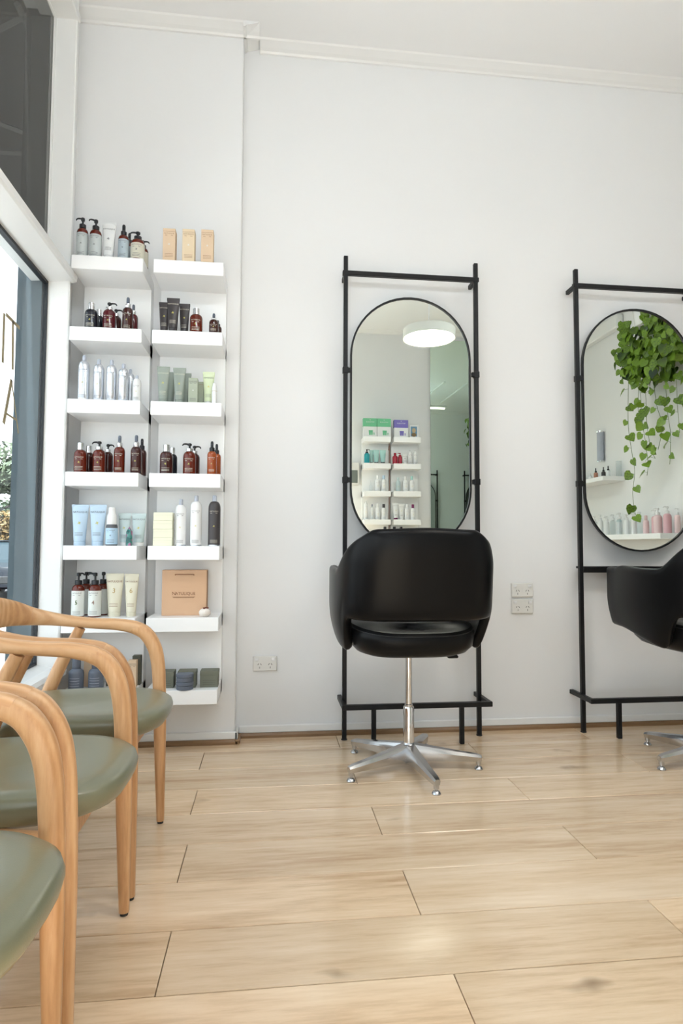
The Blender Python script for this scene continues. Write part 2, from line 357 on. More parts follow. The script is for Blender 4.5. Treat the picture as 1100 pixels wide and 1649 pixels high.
for i in range(len(edges)-1):
    yb, ya = edges[i], max(edges[i+1], YB)
    if yb-ya < .03: continue
    off = (.335 if i % 2 == 0 else -.292) + .0093*i
    x = off-2*Lp
    while x < XR: plank(x, x+Lp, ya, yb); x += Lp
# walls
b = MB(); box(b, -.155, XR, .0, .15, -.05, CE); struct('wall_back', b, 'wall')
b = MB(); box(b, -1.0, -.155, -.09, .15, -.05, CE, .004); tag(struct('wall_pier', b, 'wall'), None, None)
b = MB(); box(b, -1.1, -.89, YB-.12, YB, -.05, CE); box(b, .75, XR+.1, YB-.12, YB, -.05, CE); box(b, -.89, .75, YB-.12, YB, 3.1, CE); struct('wall_front', b, 'wall')
b = MB(); box(b, -.89, -.84, YB-.08, YB-.03, 0, 3.1); box(b, -.10, -.04, YB-.08, YB-.03, 0, 3.1); box(b, -.84, .68, YB-.08, YB-.03, 2.3, 2.36); box(b, .68, .75, YB-.08, YB-.03, 0, 3.1); box(b, -.84, .68, YB-.08, YB-.03, 0, .12); box(b, -.84, .68, YB-.08, YB-.03, 3.04, 3.1); dr = struct('fill_door_1', b, 'trim')  # glazed front added behind the camera to let in fill light
b = MB(); box(b, -.84, .68, YB-.058, YB-.052, .12, 3.04); obj('glass_pane', b, 'glass', dr, False)
b = MB(); cyl(b, (.64, YB-.01, .95), (.64, YB-.01, 1.25), .010, 12); cyl(b, (.64, YB-.01, .97), (.64, YB-.055, .97), .008, 8); cyl(b, (.64, YB-.01, 1.23), (.64, YB-.055, 1.23), .008, 8); obj('door_handle', b, 'alu', dr)
b = MB(); box(b, XR, XR+.12, YB-.1, .15, -.05, CE); struct('wall_right', b, 'wall')
b = MB(); box(b, -1.12, XR+.12, YB-.12, .15, CE, CE+.1); struct('ceiling', b, 'ceil')
b = MB()
box(b, -1.12, -.95, -.29, .0, -.05, CE)                # return beside the window
box(b, -1.12, XL, -4.1, -.29, -.05, .385)              # below the sill
box(b, -1.12, XL, -4.1, -.29, 3.36, CE)                # above the window
box(b, -1.12, XL, YB, -4.1, -.05, CE)
struct('wall_left', b, 'wall')
b = MB(); box(b, 3.6, 3.72, YB, -1.45, 0, CE); struct('wall_partition', b, 'wall')
# cornice (stepped profile swept along the walls)
prof = [(0, -.03), (.008, -.03), (.014, -.022), (.03, -.018), (.06, -.006), (.066, .0), (0, .0)]
prof = [(p*1.2, z) for p, z in prof]
def cornice(name, x0, x1, y, d):
    m = MB(); n = len(prof); vs = []
    for x in (x0, x1):
        for p, z in prof: vs.append((x, y-d*p, CE+z))
    F = [(i, i+n, (i+1) % n+n, (i+1) % n) for i in range(n)] + [tuple(range(n-1, -1, -1)), tuple(range(n, 2*n))]
    m.add(vs, F); struct(name, m, 'trim')
def cornice_y(name, y0, y1, x, d):
    m = MB(); n = len(prof); vs = []
    for y in (y0, y1):
        for p, z in prof: vs.append((x-d*p, y, CE+z))
    m.add(vs, [(i, i+n, (i+1) % n+n, (i+1) % n) for i in range(n)] + [tuple(range(n-1, -1, -1)), tuple(range(n, 2*n))]); struct(name, m, 'trim')
cornice('trim_1', -.075, XR, 0, 1); cornice('trim_2', -.95, -.075, -.09, 1); cornice_y('trim_3', -.17, 0, -.155, -1)
cornice('trim_4', -.9, 3.6, YB, -1)
b = MB(); box(b, 3.52, 3.6, YB, -2.97, 3.2, 3.34, .01); struct('trim_5', b, 'trim')
# skirting and stained quad
def skirt(name, x0, x1, y):
    m = MB(); box(m, x0, x1, y-.014, y, .02, .056, .004); struct(name, m, 'trim')
    q = MB(); vs = []
    for x in (x0, x1): vs += [(x, y, 0), (x, y-.026, 0), (x, y-.026, .012), (x, y-.018, .022), (x, y, .022)]
    q.add(vs, [(i, i+5, (i+1) % 5+5, (i+1) % 5) for i in range(5)]+[(4, 3, 2, 1, 0), (5, 6, 7, 8, 9)]); return q
struct('trim_6', skirt('baseboard_back', -.141, XR, .0), 'quad')
struct('trim_7', skirt('baseboard_pier', -.95, -.141, -.09), 'quad')
b = MB(); box(b, -.155, -.141, -.104, 0, .02, .056, .003); struct('baseboard_return', b, 'trim')
b = MB(); box(b, -.155, -.129, -.116, 0, 0, .022, .004); struct('trim_8', b, 'quad')
# window: architrave, jamb, transom, sill
b = MB()
box(b, -1.04, -.905, -.292, -.262, .38, CE); box(b, -1.04, -.919, -.262, -.225, .38, CE, .003); box(b, -1.04, -.934, -.225, -.18, .05, CE, .003)              # flat jamb board (faces the window)
box(b, -.908, -.899, -.290, -.274, .38, CE-.03, .003); box(b, -.952, -.943, -.15, -.125, .05, CE-.03, .003)
struct('trim_9', b, 'trim')
b = MB()
vs = []
pr = [(-1.06, 2.10), (-.885, 2.112), (-.875, 2.117), (-.873, 2.142), (-.883, 2.150), (-.99, 2.235), (-1.06, 2.262)]
for y in (-4.1, -.27): vs += [(x, y, z) for x, z in pr]
n = len(pr); b.add(vs, [(i, (i+1) % n, (i+1) % n+n, i+n) for i in range(n)]+[tuple(range(n)), tuple(range(2*n-1, n-1, -1))])
struct('trim_10', b, 'trim')
b = MB(); vs = []
pr = [(-1.06, .425), (-.93, .408), (-.915, .412), (-.885, .405), (-.872, .392), (-.874, .372), (-.89, .368), (-1.06, .368)]
for y in (-4.1, -.27): vs += [(x, y, z) for x, z in pr]
n = len(pr); b.add(vs, [(i, (i+1) % n, (i+1) % n+n, i+n) for i in range(n)]+[tuple(range(n)), tuple(range(2*n-1, n-1, -1))])
struct('trim_11', b, 'trim')
b = MB(); box(b, -1.06, -.89, -4.1, -.27, 3.335, 3.37, .004); struct('trim_12', b, 'trim')
def window(n, z0, z1, g, gl):
    fr = MB(); t = .009
    box(fr, -1.012, -.990, -.300, -.291, z0, z1); box(fr, -1.012, -.990, -4.1, -4.09, z0, z1)
    box(fr, -1.012, -.990, -4.1, -.291, z0, z0+t); box(fr, -1.012, -.990, -4.1, -.291, z1-t*1.4, z1)
    o = struct('window_%d' % n, fr, g)
    p = MB(); box(p, -1.003, -.999, -4.09, -.300, z0+.002, z1-.002); obj('glass_pane', p, gl, o, False)
    return o
window(1, .418, 2.104, 'gasket', 'glass'); window(2, 2.255, 3.345, 'trim', 'darkglass')

# gold letters on the glass (flat vinyl, 1 mm): I, T, A read from the street
def stroke(mb, p, q, w0, w1=None):
    w1 = w1 or w0; (ya, za), (yb_, zb) = p, q; d = Vector((yb_-ya, zb-za)).normalized(); n = Vector((-d.y, d.x))
    x = -.9985; pts = [(ya+n.x*w0, za+n.y*w0), (ya-n.x*w0, za-n.y*w0), (yb_-n.x*w1, zb-n.y*w1), (yb_+n.x*w1, zb+n.y*w1)]
    mb.add([(x, y, z) for y, z in pts]+[(x+.0008, y, z) for y, z in pts], [(0, 1, 2, 3), (7, 6, 5, 4), (0, 4, 5, 1), (1, 5, 6, 2), (2, 6, 7, 3), (3, 7, 4, 0)])
for nm, st, lb in (('I', [((-.711, 1.80), (-.711, 1.612), .009)], 'thin gold capital letter I on the shop window glass'),
                   ('T', [((-.697, 1.802), (-.566, 1.795), .007), ((-.632, 1.80), (-.620, 1.612), .009)], 'thin gold capital letter T on the shop window glass'),
                   ('A', [((-.626, 1.570), (-.684, 1.388), .011), ((-.626, 1.570), (-.545, 1.375), .004), ((-.660, 1.430), (-.572, 1.425), .004)], 'thin gold capital letter A low on the shop window glass')):
    m = MB()
    for s in st: stroke(m, *s)
    tag(obj('window_letter', m, 'gold', None, False), lb, 'lettering', 'gold letters on the window')

# ================================================================== OUTSIDE
b = MB(); box(b, -4.0, -1.12, -12, 30, -.25, -.10); box(b, -1.12, 6, -12, -4.46, -.25, -.10); struct('footpath', b, 'paving')
b = MB(); box(b, -40, -4.0, -14, 60, -.45, -.35); struct('road', b, 'asphalt')
b = MB(); box(b, -1.116, -1.013, -.302, .2, .0, 2.18); struct('wall_outside', b, 'steelblue')
b = MB(); box(b, -1.116, -1.013, -.302, .2, 2.18, 3.455); struct('wall_outside', b, 'awning')  # upper pier in the awning colour; awning shade put into its colour
aw = thing('awning', 'dark street awning with pale diagonal struts outside the upper window', 'awning', (0, 0, 0))
b = MB(); box(b, -2.06, -1.13, -11.0, 3.2, 3.46, 3.50); obj('canopy', b, 'awning', aw, False)  # extended far out of view to hold sky light off the jamb
b = MB(); box(b, -2.09, -2.06, -11.0, 3.2, 3.33, 3.52); obj('fascia', b, 'awning', aw, False)  # made deeper to keep light off the upper jamb
def aw_bar(p, q, r=.016):
    m = MB(); cyl(m, p, q, r, 4); obj('strut', m, 'strut', aw, False)
aw_bar((-1.14, -.2, 3.42), (-2.04, .35, 3.42)); aw_bar((-1.16, .9, 3.42), (-2.04, .35, 3.42)); aw_bar((-1.14, .9, 2.6), (-2.04, .9, 3.42)); aw_bar((-1.16, .9, 3.42), (-2.04, .9, 3.42)); aw_bar((-1.18, -.25, 3.42), (-1.18, 1.85, 3.42))

def leaf_cloud(mb, blobs, n, s0, s1):
    for _ in range(n):
        c, r = random.choice(blobs)
        d = Vector((random.gauss(0, 1), random.gauss(0, 1), random.gauss(0, 1))).normalized()*(random.random()**.45)
        p = Vector((c[0]+d.x*r[0], c[1]+d.y*r[1], c[2]+d.z*r[2])); a = Vector((random.gauss(0, 1), random.gauss(0, 1), random.gauss(0, .6))).normalized()
        q = a.cross(Vector((random.gauss(0, 1), random.gauss(0, 1), random.gauss(0, 1)))).normalized(); s = random.uniform(s0, s1)
        mb.add([p-a*s, p+q*s*.4, p+a*s, p-q*s*.4], [(0, 1, 2, 3)])
def tree(loc, h, blobs, n, mat, label, s=(.10, .2)):
    t = thing('tree', label, 'tree', loc)
    m = MB(); pts = spline([(0, 0, 0, .22), (.15, .1, h*.3, .16), (-.1, 0, h*.55, .12), (.1, .2, h*.8, .06)], 4); sweep(m, [p[:3] for p in pts], [p[3] for p in pts], seg=9)
    obj('trunk', m, 'bark', t)
    for c, r in blobs[:6]:
        m = MB(); st = Vector((.0, .05, h*.35)); pts = spline([(*st, .07), (*(st.lerp(Vector(c), .5)+Vector((.1, 0, .15))), .045), (*c, .02)], 3); sweep(m, [p[:3] for p in pts], [p[3] for p in pts], seg=6); obj('branch', m, 'bark', t)
    m = MB(); leaf_cloud(m, blobs, n, *s); o = obj('foliage', m, mat, t, False); o['kind'] = 'stuff'
tree((-12.0, 23.5, -.35), 6, [((0, 0, 4.6), (2.4, 2, 1.1)), ((-1.6, 1, 5.4), (1.8, 2, 1.0)), ((1.3, .6, 4.0), (1.0, 1.4, .6)), ((2.0, .5, 3.2), (.6, 1, .4)), ((-1.5, -.5, 3.6), (1.4, 1.2, .6))], 6500, 'gum', 'tall pale gum tree with thin drooping foliage across the street')
tree((-15.0, 30, -.35), 3.5, [((0, 0, 2.6), (1.6, 2, 1.2)), ((1.6, 0, 2.0), (1.2, 1.5, 1.1)), ((-1.5, 0, 2.2), (1.3, 1.5, 1.1)), ((.6, -.4, 1.2), (1.5, 1.5, .8))], 6500, 'autumn', 'bushy tree turning orange behind the parked cars', (.08, .17))
tree((-21, 44, -.35), 4, [((0, 0, 2.6), (2.6, 2, 1.9)), ((2.8, 0, 3.0), (2.0, 2, 1.9)), ((5, 0, 2), (2, 2, 1.6))], 6000, 'bush', 'dark green tree farthest down the street', (.12, .25))

def car(loc, rz, paint, label):
    c = thing('car', label, 'car', loc, rz)
    st = [(-2.1, .35, .62, .62, .78), (-2.0, .30, .80, .80, .84), (-1.2, .28, .88, .88, .88), (-.9, .28, .92, .92, .90), (.6, .28, .92, .92, .90), (1.3, .28, .95, .95, .90), (2.0, .30, .88, .88, .84), (2.1, .36, .66, .66, .78)]
    m = MB(); rings = []
    for x, z0, z1, _, wd in st:
        rings.append([(wd*.95, x, z0), (wd, x, (z0+z1)/2), (wd*.93, x, z1-.04), (wd*.8, x, z1), (-wd*.8, x, z1), (-wd*.93, x, z1-.04), (-wd, x, (z0+z1)/2), (-wd*.95, x, z0)])
    vs = [v for r in rings for v in r]; n = 8
    m.add(vs, [(i*n+k, i*n+(k+1) % n, (i+1)*n+(k+1) % n, (i+1)*n+k) for i in range(len(st)-1) for k in range(n)]+[tuple(range(n-1, -1, -1)), tuple(len(vs)-n+k for k in range(n))])
    obj('body', m, paint, c)
    def cab(name, k, mat, zt):
        m = MB(); lo = [(-1.25, .90), (1.45, .94)]; hi = [(-.45, zt), (1.0, zt)]
        a, bq = .80*k, .60*k
        v = [(a, lo[0][0], lo[0][1]-.03), (-a, lo[0][0], lo[0][1]-.03), (-a, lo[1][0], lo[1][1]-.03), (a, lo[1][0], lo[1][1]-.03), (bq, hi[0][0], zt), (-bq, hi[0][0], zt), (-bq, hi[1][0], zt), (bq, hi[1][0], zt)]
        m.add(v, [(0, 1, 2, 3), (7, 6, 5, 4), (0, 4, 5, 1), (1, 5, 6, 2), (2, 6, 7, 3), (3, 7, 4, 0)]); return m
    obj('windows', cab('w', 1.0, 'carglass', 1.38), 'carglass', c, False)
    m = MB(); box(m, -.62, .62, -.5, 1.05, 1.37, 1.41, .02); obj('roof', m, paint, c)
    for sx in (-1, 1):
        m = MB(); cyl(m, (sx*.78, -1.25, .92), (sx*.6, -.47, 1.38), .03, 6); obj('pillar', m, paint, c)
        m = MB(); ico(m, (sx*.62, -2.0, .66), .13, 1.2, .6, .6); obj('headlamp', m, 'carlight', c)
        for y in (-1.35, 1.35):
            m = MB(); cyl(m, (sx*.70, y, .32), (sx*.90, y, .32), .32, 18); wv = obj('wheel', m, 'rubber', c)
            m = MB(); cyl(m, (sx*.89, y, .32), (sx*.915, y, .32), .2, 12); obj('hub_cap', m, 'alu', wv)
    m = MB(); box(m, -.45, .45, -2.11, -2.06, .42, .6, .02); obj('grille', m, 'slot', c)
car((-9.1, 19.2, -.35), .15, 'carwhite', 'pale car parked farther up the street, front to the window')
car((-6.35, 13.6, -.35), .12, 'carblack', 'dark car parked nearer, half hidden by the blue-grey wall')

# ================================================================== WALL SHELVES
ZR = {1: 2.207, 2: 1.887, 3: 1.567, 4: 1.249, 5: .931, 6: .62, 7: .308}
def shelf_unit(x0, x1, label, rows=ZR, yw=-.09, dy=-1, zb=.245, depth=.26, group='white wall shelf units'):
    """back panel fixed on the wall plus boards"""
    t = thing('wall_shelf_unit', label, 'shelf', ((x0+x1)/2, yw, 0), 0, group); h = (x1-x0)/2
    m = MB(); ya, yb = (-.06, 0) if dy < 0 else (0, .06)
    box(m, -h, h, ya, yb, zb, max(rows.values())-.055, .001); obj('back_panel', m, 'shelf', t, False)
    for z in rows.values():
        m = MB(); ya, yb = (-depth, -.0) if dy < 0 else (.0, depth)
        box(m, -h, h, ya, yb, z-.061, z, .0015); obj('shelf_board', m, 'shelf', t, False)
    return t
shelf_unit(-.877, -.571, 'left white wall shelf unit beside the window with seven thick boards')
shelf_unit(-.526, -.219, 'right white wall shelf unit at the corner of the pier with seven thick boards')

# ------------------------------------------------------------------ products
def root(nm, lb, cat, x, y, z, grp, rz=0): return thing(nm, lb, cat, (x, y, z), rz, grp)
def prints(t, r, z_top, z_bot, mat, emblem, size, text='NATULIQUE', em=None, y=None, hw=None):
    """word mark, small leaf mark, fine lines"""
    m = MB(); hw = hw or r*.85; R = r if y is None else None
    put_text(m, text, size, 0, z_top, y, R)
    put_bar(m, -hw*.8, -hw*.35, z_top-size*1.2, z_top-size*1.0, y, R); put_bar(m, hw*.35, hw*.75, z_top-size*1.2, z_top-size*1.0, y, R)
    for k in range(3): put_bar(m, -hw*.8, hw*.8, z_bot+k*size*.75, z_bot+k*size*.75+size*.18, y, R)
    obj('lettering', m, mat, t, False)
    e = MB(); zc = (z_top+z_bot)/2+.004; s = size*.55
    for a in (30, 100, 200, 310):
        ca, sa = math.cos(math.radians(a)), math.sin(math.radians(a))
        q = [(0, 0), (ca*s*.6-sa*s*.35, sa*s*.6+ca*s*.35), (ca*s*1.2, sa*s*1.2), (ca*s*.6+sa*s*.35, sa*s*.6-ca*s*.35)]
        e.add([((R*math.sin(px/R), -R*math.cos(px/R), zc+pz) if R else (px, y, zc+pz)) for px, pz in q], [(0, 1, 2, 3)])
    obj('leaf_mark', e, emblem, t, False)
def bottle(x, y, z, w_, h, kind, body, top, label, lb, grp, spout=0, lab=None, pr='print_pale', cat='bottle', num=None, nm=None, prn=True, collar=None):
    names = dict(pump='pump_bottle', spray='spray_bottle', cap='capped_bottle', can='spray_can', foam='foam_bottle', drop='dropper_bottle')
    t = root(nm or names[kind], lb, cat, x, y, z, grp); r = w_/2*.98
    S = {'pump': .73, 'spray': .70, 'cap': .76, 'can': .88, 'foam': .60, 'drop': .58}[kind]
    hb = h*S; sh = min(r*.9, hb*.22)
    if kind == 'can': sh = r*1.25
    n_ = r*.42 if kind != 'can' else r*.35
    prof = [(r*.9, 0), (r, .003), (r, hb-sh)]
    for i in range(1, 6):
        a = PI/2*i/5; prof.append((n_+(r-n_)*math.cos(a), hb-sh+sh*math.sin(a)))
    m = MB(); lathe(m, prof, 24); obj('body', m, body, t)
    if lab:
        m = MB(); R = r+.0005; lathe(m, [(R-.0004, .006), (R, .007), (R, hb-sh-.003), (R-.0004, hb-sh-.002)], 24)
        m.f = m.f[:-2]; obj('label', m, lab, t)
    R2 = r+.0009
    if prn: prints(t, R2, hb-sh-.012, .014, pr, 'print_yellow' if not lab else 'print_dark', w_*.135, hw=r*.8)
    if num:
        m = MB(); put_text(m, num, .026, 0, hb*.45, None, R2+.0003); obj('number', m, 'print_green' if num == '5' else 'print_brown', t, False)
    if kind == 'pump':
        m = MB(); lathe(m, [(n_+.002, hb-.001), (n_+.004, hb+.001), (n_+.004, hb+h*.095), (n_*.6, hb+h*.105)], 16); obj('collar', m, collar or top, t)
        m = MB(); lathe(m, [(r*.17, hb+h*.10), (r*.17, hb+h*.20)], 10); lathe(m, [(r*.30, hb+h*.19), (r*.34, hb+h*.20), (r*.34, h-.003), (r*.2, h)], 12)
        a = math.radians(spout); dx, dyy = math.cos(a), math.sin(a); L_ = max(.022, r*1.15)
        pts = spline([(0, 0, h-.006, .0042), (dx*L_*.5, dyy*L_*.5, h-.004, .0038), (dx*L_*.85, dyy*L_*.85, h-.006, .0032), (dx*L_, dyy*L_, h-.013, .0024)], 3)
        sweep(m, [p[:3] for p in pts], [p[3] for p in pts], seg=8); obj('pump_head', m, top, t)
    elif kind == 'spray':
        m = MB(); lathe(m, [(n_+.002, hb-.001), (n_+.003, hb+.001), (n_+.003, hb+h*.10), (n_*.8, hb+h*.13)], 16); obj('collar', m, collar or top, t)
        m = MB(); lathe(m, [(n_*.75, hb+h*.12), (n_*.75, h-.006), (n_*.5, h), (0, h)], 12); cyl(m, (0, 0, h-.012), (0, -n_*1.1, h-.012), .003, 8); obj('spray_nozzle', m, 'slate_blue' if top != 'pump_black' else top, t)
    elif kind in ('cap',):
        m = MB(); lathe(m, [(n_+.001, hb-.002), (n_+.003, hb), (n_+.003, h-.002), (n_+.001, h), (0, h)], 18); obj('cap', m, top, t)
    elif kind == 'can':
        m = MB(); lathe(m, [(n_, hb-.004), (n_*1.05, hb), (n_*1.0, h-.004), (n_*.7, h), (0, h)], 14); obj('nozzle', m, top, t)
        m = MB(); lathe(m, [(r+.0008, .0), (r+.0012, .003), (r+.0008, .006)], 24); obj('base_rim', m, 'silver', t)
    elif kind == 'foam':
        m = MB(); lathe(m, [(r*.86, hb-.01), (r*.88, hb-.004), (r*.84, hb+h*.18), (r*.62, hb+h*.24), (r*.60, h-.004), (r*.5, h), (0, h)], 20); obj('cap', m, top, t)
    elif kind == 'drop':
        m = MB(); lathe(m, [(n_+.002, hb-.001), (n_+.002, hb+h*.14), (n_*.6, hb+h*.16), (n_*.6, h*.95), (n_*.3, h), (0, h)], 12); obj('dropper', m, top, t)
    return t
def tube(x, y, z, w_, h, body, capm, lb, grp, pr='print_dark', em='print_yellow', num=None, rz=0, prn=True):
    """squeeze tube standing on its cap, crimp at the top"""
    t = root('squeeze_tube', lb, 'tube', x, y, z, grp, rz); r0 = w_*.33; m = MB(); vs = []; seg = 24; lv = [.0, .03, .2, .45, .7, .88, .95, 1.0]
    ch = h*.11
    for q in lv:
        a = r0+(w_/2-r0)*q; bb = r0*(1-q)**.8+.0012; zz = ch+(h-ch)*q
        for k in range(seg):
            th = 2*PI*k/seg; vs.append((a*math.cos(th), bb*math.sin(th), zz))
    n = len(lv); m.add(vs, [(i*seg+k, i*seg+(k+1) % seg, (i+1)*seg+(k+1) % seg, (i+1)*seg+k) for i in range(n-1) for k in range(seg)]+[tuple(reversed(range(seg))), tuple((n-1)*seg+k for k in range(seg))])
    obj('body', m, body, t)
    m = MB(); lathe(m, [(r0*.95, 0), (r0*1.0, .002), (r0*1.0, ch-.001), (r0*.9, ch)], 24); obj('cap', m, capm, t)
    m = MB(); box(m, -w_/2*.99, w_/2*.99, -.0022, .0022, h-.012, h+.001, .0008); obj('crimp', m, body, t, False)
    if prn:
        m = MB()
        def sy(px, zz):
            q = (zz-ch)/(h-ch); a = r0+(w_/2-r0)*q; bb = r0*(1-q)**.8+.0012; return -bb*math.sqrt(max(.02, 1-(px/a)**2))-.0012
        vs, fs = text_mesh('NATULIQUE', w_*.15); m.add([(vx, sy(vx, h*.82+vz), h*.82+vz) for vx, _, vz in vs], fs)
        for k in range(3):
            zz = h*.24+k*.006
            m.add([(px, sy(px, z2), z2) for px in (-r0*.7, -r0*.25, r0*.25, r0*.7) for z2 in (zz, zz+.0014)], [(0, 2, 3, 1), (2, 4, 5, 3), (4, 6, 7, 5)])
        obj('lettering', m, pr, t, False)
        if num:
            vs, fs = text_mesh(num, .030); e = MB(); e.add([(vx, sy(vx, h*.60+vz), h*.60+vz) for vx, _, vz in vs], fs); obj('number', e, 'print_gold', t, False)
        else:
            e = MB(); zc = h*.55; s = w_*.09
            for a in (30, 100, 200, 310):
                ca, sa = math.cos(math.radians(a)), math.sin(math.radians(a))
                q = [(0, 0), (ca*s*.6-sa*s*.35, sa*s*.6+ca*s*.35), (ca*s*1.2, sa*s*1.2), (ca*s*.6+sa*s*.35, sa*s*.6-ca*s*.35)]
                e.add([(px, sy(px, zc+pz), zc+pz) for px, pz in q], [(0, 1, 2, 3)])
            obj('leaf_mark', e, em, t, False)
    return t
def carton(x, y, z, w_, h, d, body, lb, grp, pr='print_brown', em='white_soft', size=None, prn=True, name='carton', rz=0, flip=False, text='NATULIQUE', cat='box'):
    t = root(name, lb, cat, x, y, z, grp, rz); m = MB(); box(m, -w_/2, w_/2, -d/2, d/2, 0, h, .0012); obj('box_body', m, body, t, False)
    m = MB(); box(m, -w_/2+.001, w_/2-.001, -d/2-.0006, -d/2+.001, h*.985-.012, h*.985-.0112); obj('flap_seam', m, pr, t, False)
    if prn: prints(t, w_/2, h*.84, h*.12, pr, em, (size or w_*.15), y=-d/2-.0010, hw=w_*.42, text=text)
    return t
G = 'hair products on the wall shelves'
P = ZR
# row 1 left
bottle(-.846, -.305, P[1], .051, .191, 'pump', 'amber', 'pump_black', 'l', 'leftmost tall pump bottle with grey label on the top shelf', G, 180, 'label_grey', 'print_dark')
bottle(-.789, -.305, P[1], .053, .186, 'pump', 'amber', 'pump_black', 'l', 'second tall pump bottle with grey label on the top shelf', G, 205, 'label_grey', 'print_dark')
tube(-.731, -.305, P[1], .062, .175, 'white_soft', 'white_gloss', 'white squeeze tube between the pump bottles on the top shelf', G, 'print_dark', 'print_dark')
bottle(-.666, -.312, P[1], .048, .166, 'spray', 'amber', 'pump_black', 'l', 'spray bottle with blue-grey label on the top shelf', G, 0, 'label_blue_grey', 'print_dark')
bottle(-.657, -.240, P[1], .042, .165, 'spray', 'amber', 'pump_black', 'l', 'dark-topped spray bottle behind the blue-grey one on the top shelf', G, 0, 'label_blue_grey', 'print_dark', prn=False)
bottle(-.604, -.312, P[1], .062, .138, 'pump', 'amber', 'pump_black', 'l', 'short wide pump bottle with cream label on the top shelf', G, 180, 'label_cream', 'print_dark')
bottle(-.597, -.238, P[1], .052, .135, 'pump', 'amber', 'pump_black', 'l', 'cream-labelled pump bottle behind the short wide one on the top shelf', G, 0, 'label_cream', 'print_dark', prn=False)
# row 1 right
carton(-.462, -.318, P[1], .054, .148, .05, 'tan_card', 'left tall tan carton on the top right shelf', G)
carton(-.377, -.318, P[1], .054, .150, .05, 'tan_card_pale', 'middle, slightly yellower tan carton on the top right shelf', G)
carton(-.294, -.318, P[1], .054, .153, .05, 'tan_card', 'right tall tan carton on the top right shelf', G)
# row 2 left
bottle(-.800, -.30, P[2], .057, .124, 'cap', 'ink', 'chrome', 'l', 'near-black bottle with chrome cap on the second shelf', G)
bottle(-.787, -.225, P[2], .045, .124, 'cap', 'ink', 'chrome', 'l', 'chrome-capped dark bottle behind the near-black one on the second shelf', G, prn=False)
bottle(-.723, -.30, P[2], .056, .131, 'pump', 'maroon', 'pump_black', 'l', 'maroon pump bottle with black spout on the second shelf', G, 0, collar='chrome')
bottle(-.712, -.225, P[2], .050, .130, 'pump', 'amber_dark', 'pump_black', 'l', 'dark pump bottle behind the maroon one on the second shelf', G, 0, collar='chrome', prn=False)
bottle(-.643, -.30, P[2], .047, .158, 'spray', 'amber_dark', 'chrome', 'l', 'tall dark spray bottle with chrome collar on the second shelf', G)
bottle(-.635, -.225, P[2], .042, .155, 'spray', 'maroon', 'chrome', 'l', 'reddish spray bottle behind the tall one on the second shelf', G, prn=False)
# row 2 right
tube(-.485, -.288, P[2], .050, .148, 'charcoal', 'charcoal', 'left charcoal squeeze tube on the second shelf', G, 'print_pale')
tube(-.441, -.322, P[2], .057, .156, 'charcoal', 'charcoal', 'front charcoal squeeze tube of three on the second shelf', G, 'print_pale')
tube(-.398, -.272, P[2], .050, .152, 'charcoal', 'charcoal', 'right charcoal squeeze tube on the second shelf', G, 'print_pale')
bottle(-.341, -.305, P[2], .058, .120, 'cap', 'amber', 'chrome', 'l', 'amber bottle with slim chrome cap beside the charcoal tubes', G)
bottle(-.262, -.312, P[2], .042, .098, 'spray', 'amber_dark', 'clear', 'l', 'small dark spray bottle with clear cap at the right end of the second shelf', G)
bottle(-.250, -.245, P[2], .038, .092, 'spray', 'amber_dark', 'pump_black', 'l', 'small black bottle behind the clear-capped spray', G, prn=False)
# row 3 left: cans
for x, y, w_, h, lb in ((-.824, -.302, .050, .205, 'tallest silver spray can, leftmost on the third shelf'), (-.761, -.302, .047, .191, 'second silver spray can on the third shelf'), (-.707, -.302, .045, .190, 'third silver spray can on the third shelf'),
                        (-.655, -.302, .045, .175, 'fourth silver spray can on the third shelf'), (-.640, -.235, .040, .170, 'silver spray can behind the fourth one on the third shelf'), (-.596, -.302, .037, .124, 'short slim silver spray can at the end of the third shelf')):
    bottle(x, y, P[3], w_, h, 'can', 'silver_white' if w_ > .038 else 'white_soft', 'grey_plastic', 'l', lb, G, pr='print_dark', cat='can', prn=(y < -.3))
# row 3 right
tube(-.482, -.30, P[3], .057, .168, 'sage', 'sage', 'left sage green squeeze tube on the third shelf', G, 'print_pale')
tube(-.462, -.232, P[3], .050, .163, 'sage', 'sage', 'sage green tube behind the left one on the third shelf', G, prn=False)
tube(-.411, -.30, P[3], .057, .165, 'sage', 'sage', 'right sage green squeeze tube on the third shelf', G, 'print_pale')
tube(-.392, -.232, P[3], .050, .160, 'sage', 'sage', 'sage green tube behind the right one on the third shelf', G, prn=False)
carton(-.348, -.305, P[3], .040, .116, .038, 'sage_card', 'pale sage carton in front on the third shelf', G, 'print_dark')
carton(-.328, -.245, P[3], .038, .116, .038, 'sage_card', 'sage carton tucked behind the pale one on the third shelf', G, prn=False)
tube(-.283, -.285, P[3], .054, .155, 'pale_green', 'white_gloss', 'lime green squeeze tube at the right end of the third shelf', G, 'print_dark')
t = root('small_bottle', 'tiny white rounded bottle in front of the lime green tube', 'bottle', -.253, -.328, P[3], G); m = MB(); lathe(m, [(.010, 0), (.0115, .003), (.0115, .07), (.008, .085), (.0075, .093), (.003, .096), (0, .096)], 16); obj('body', m, 'white_soft', t); m = MB(); lathe(m, [(.0118, .055), (.0118, .058)], 16); obj('cap_line', m, 'print_pale', t)
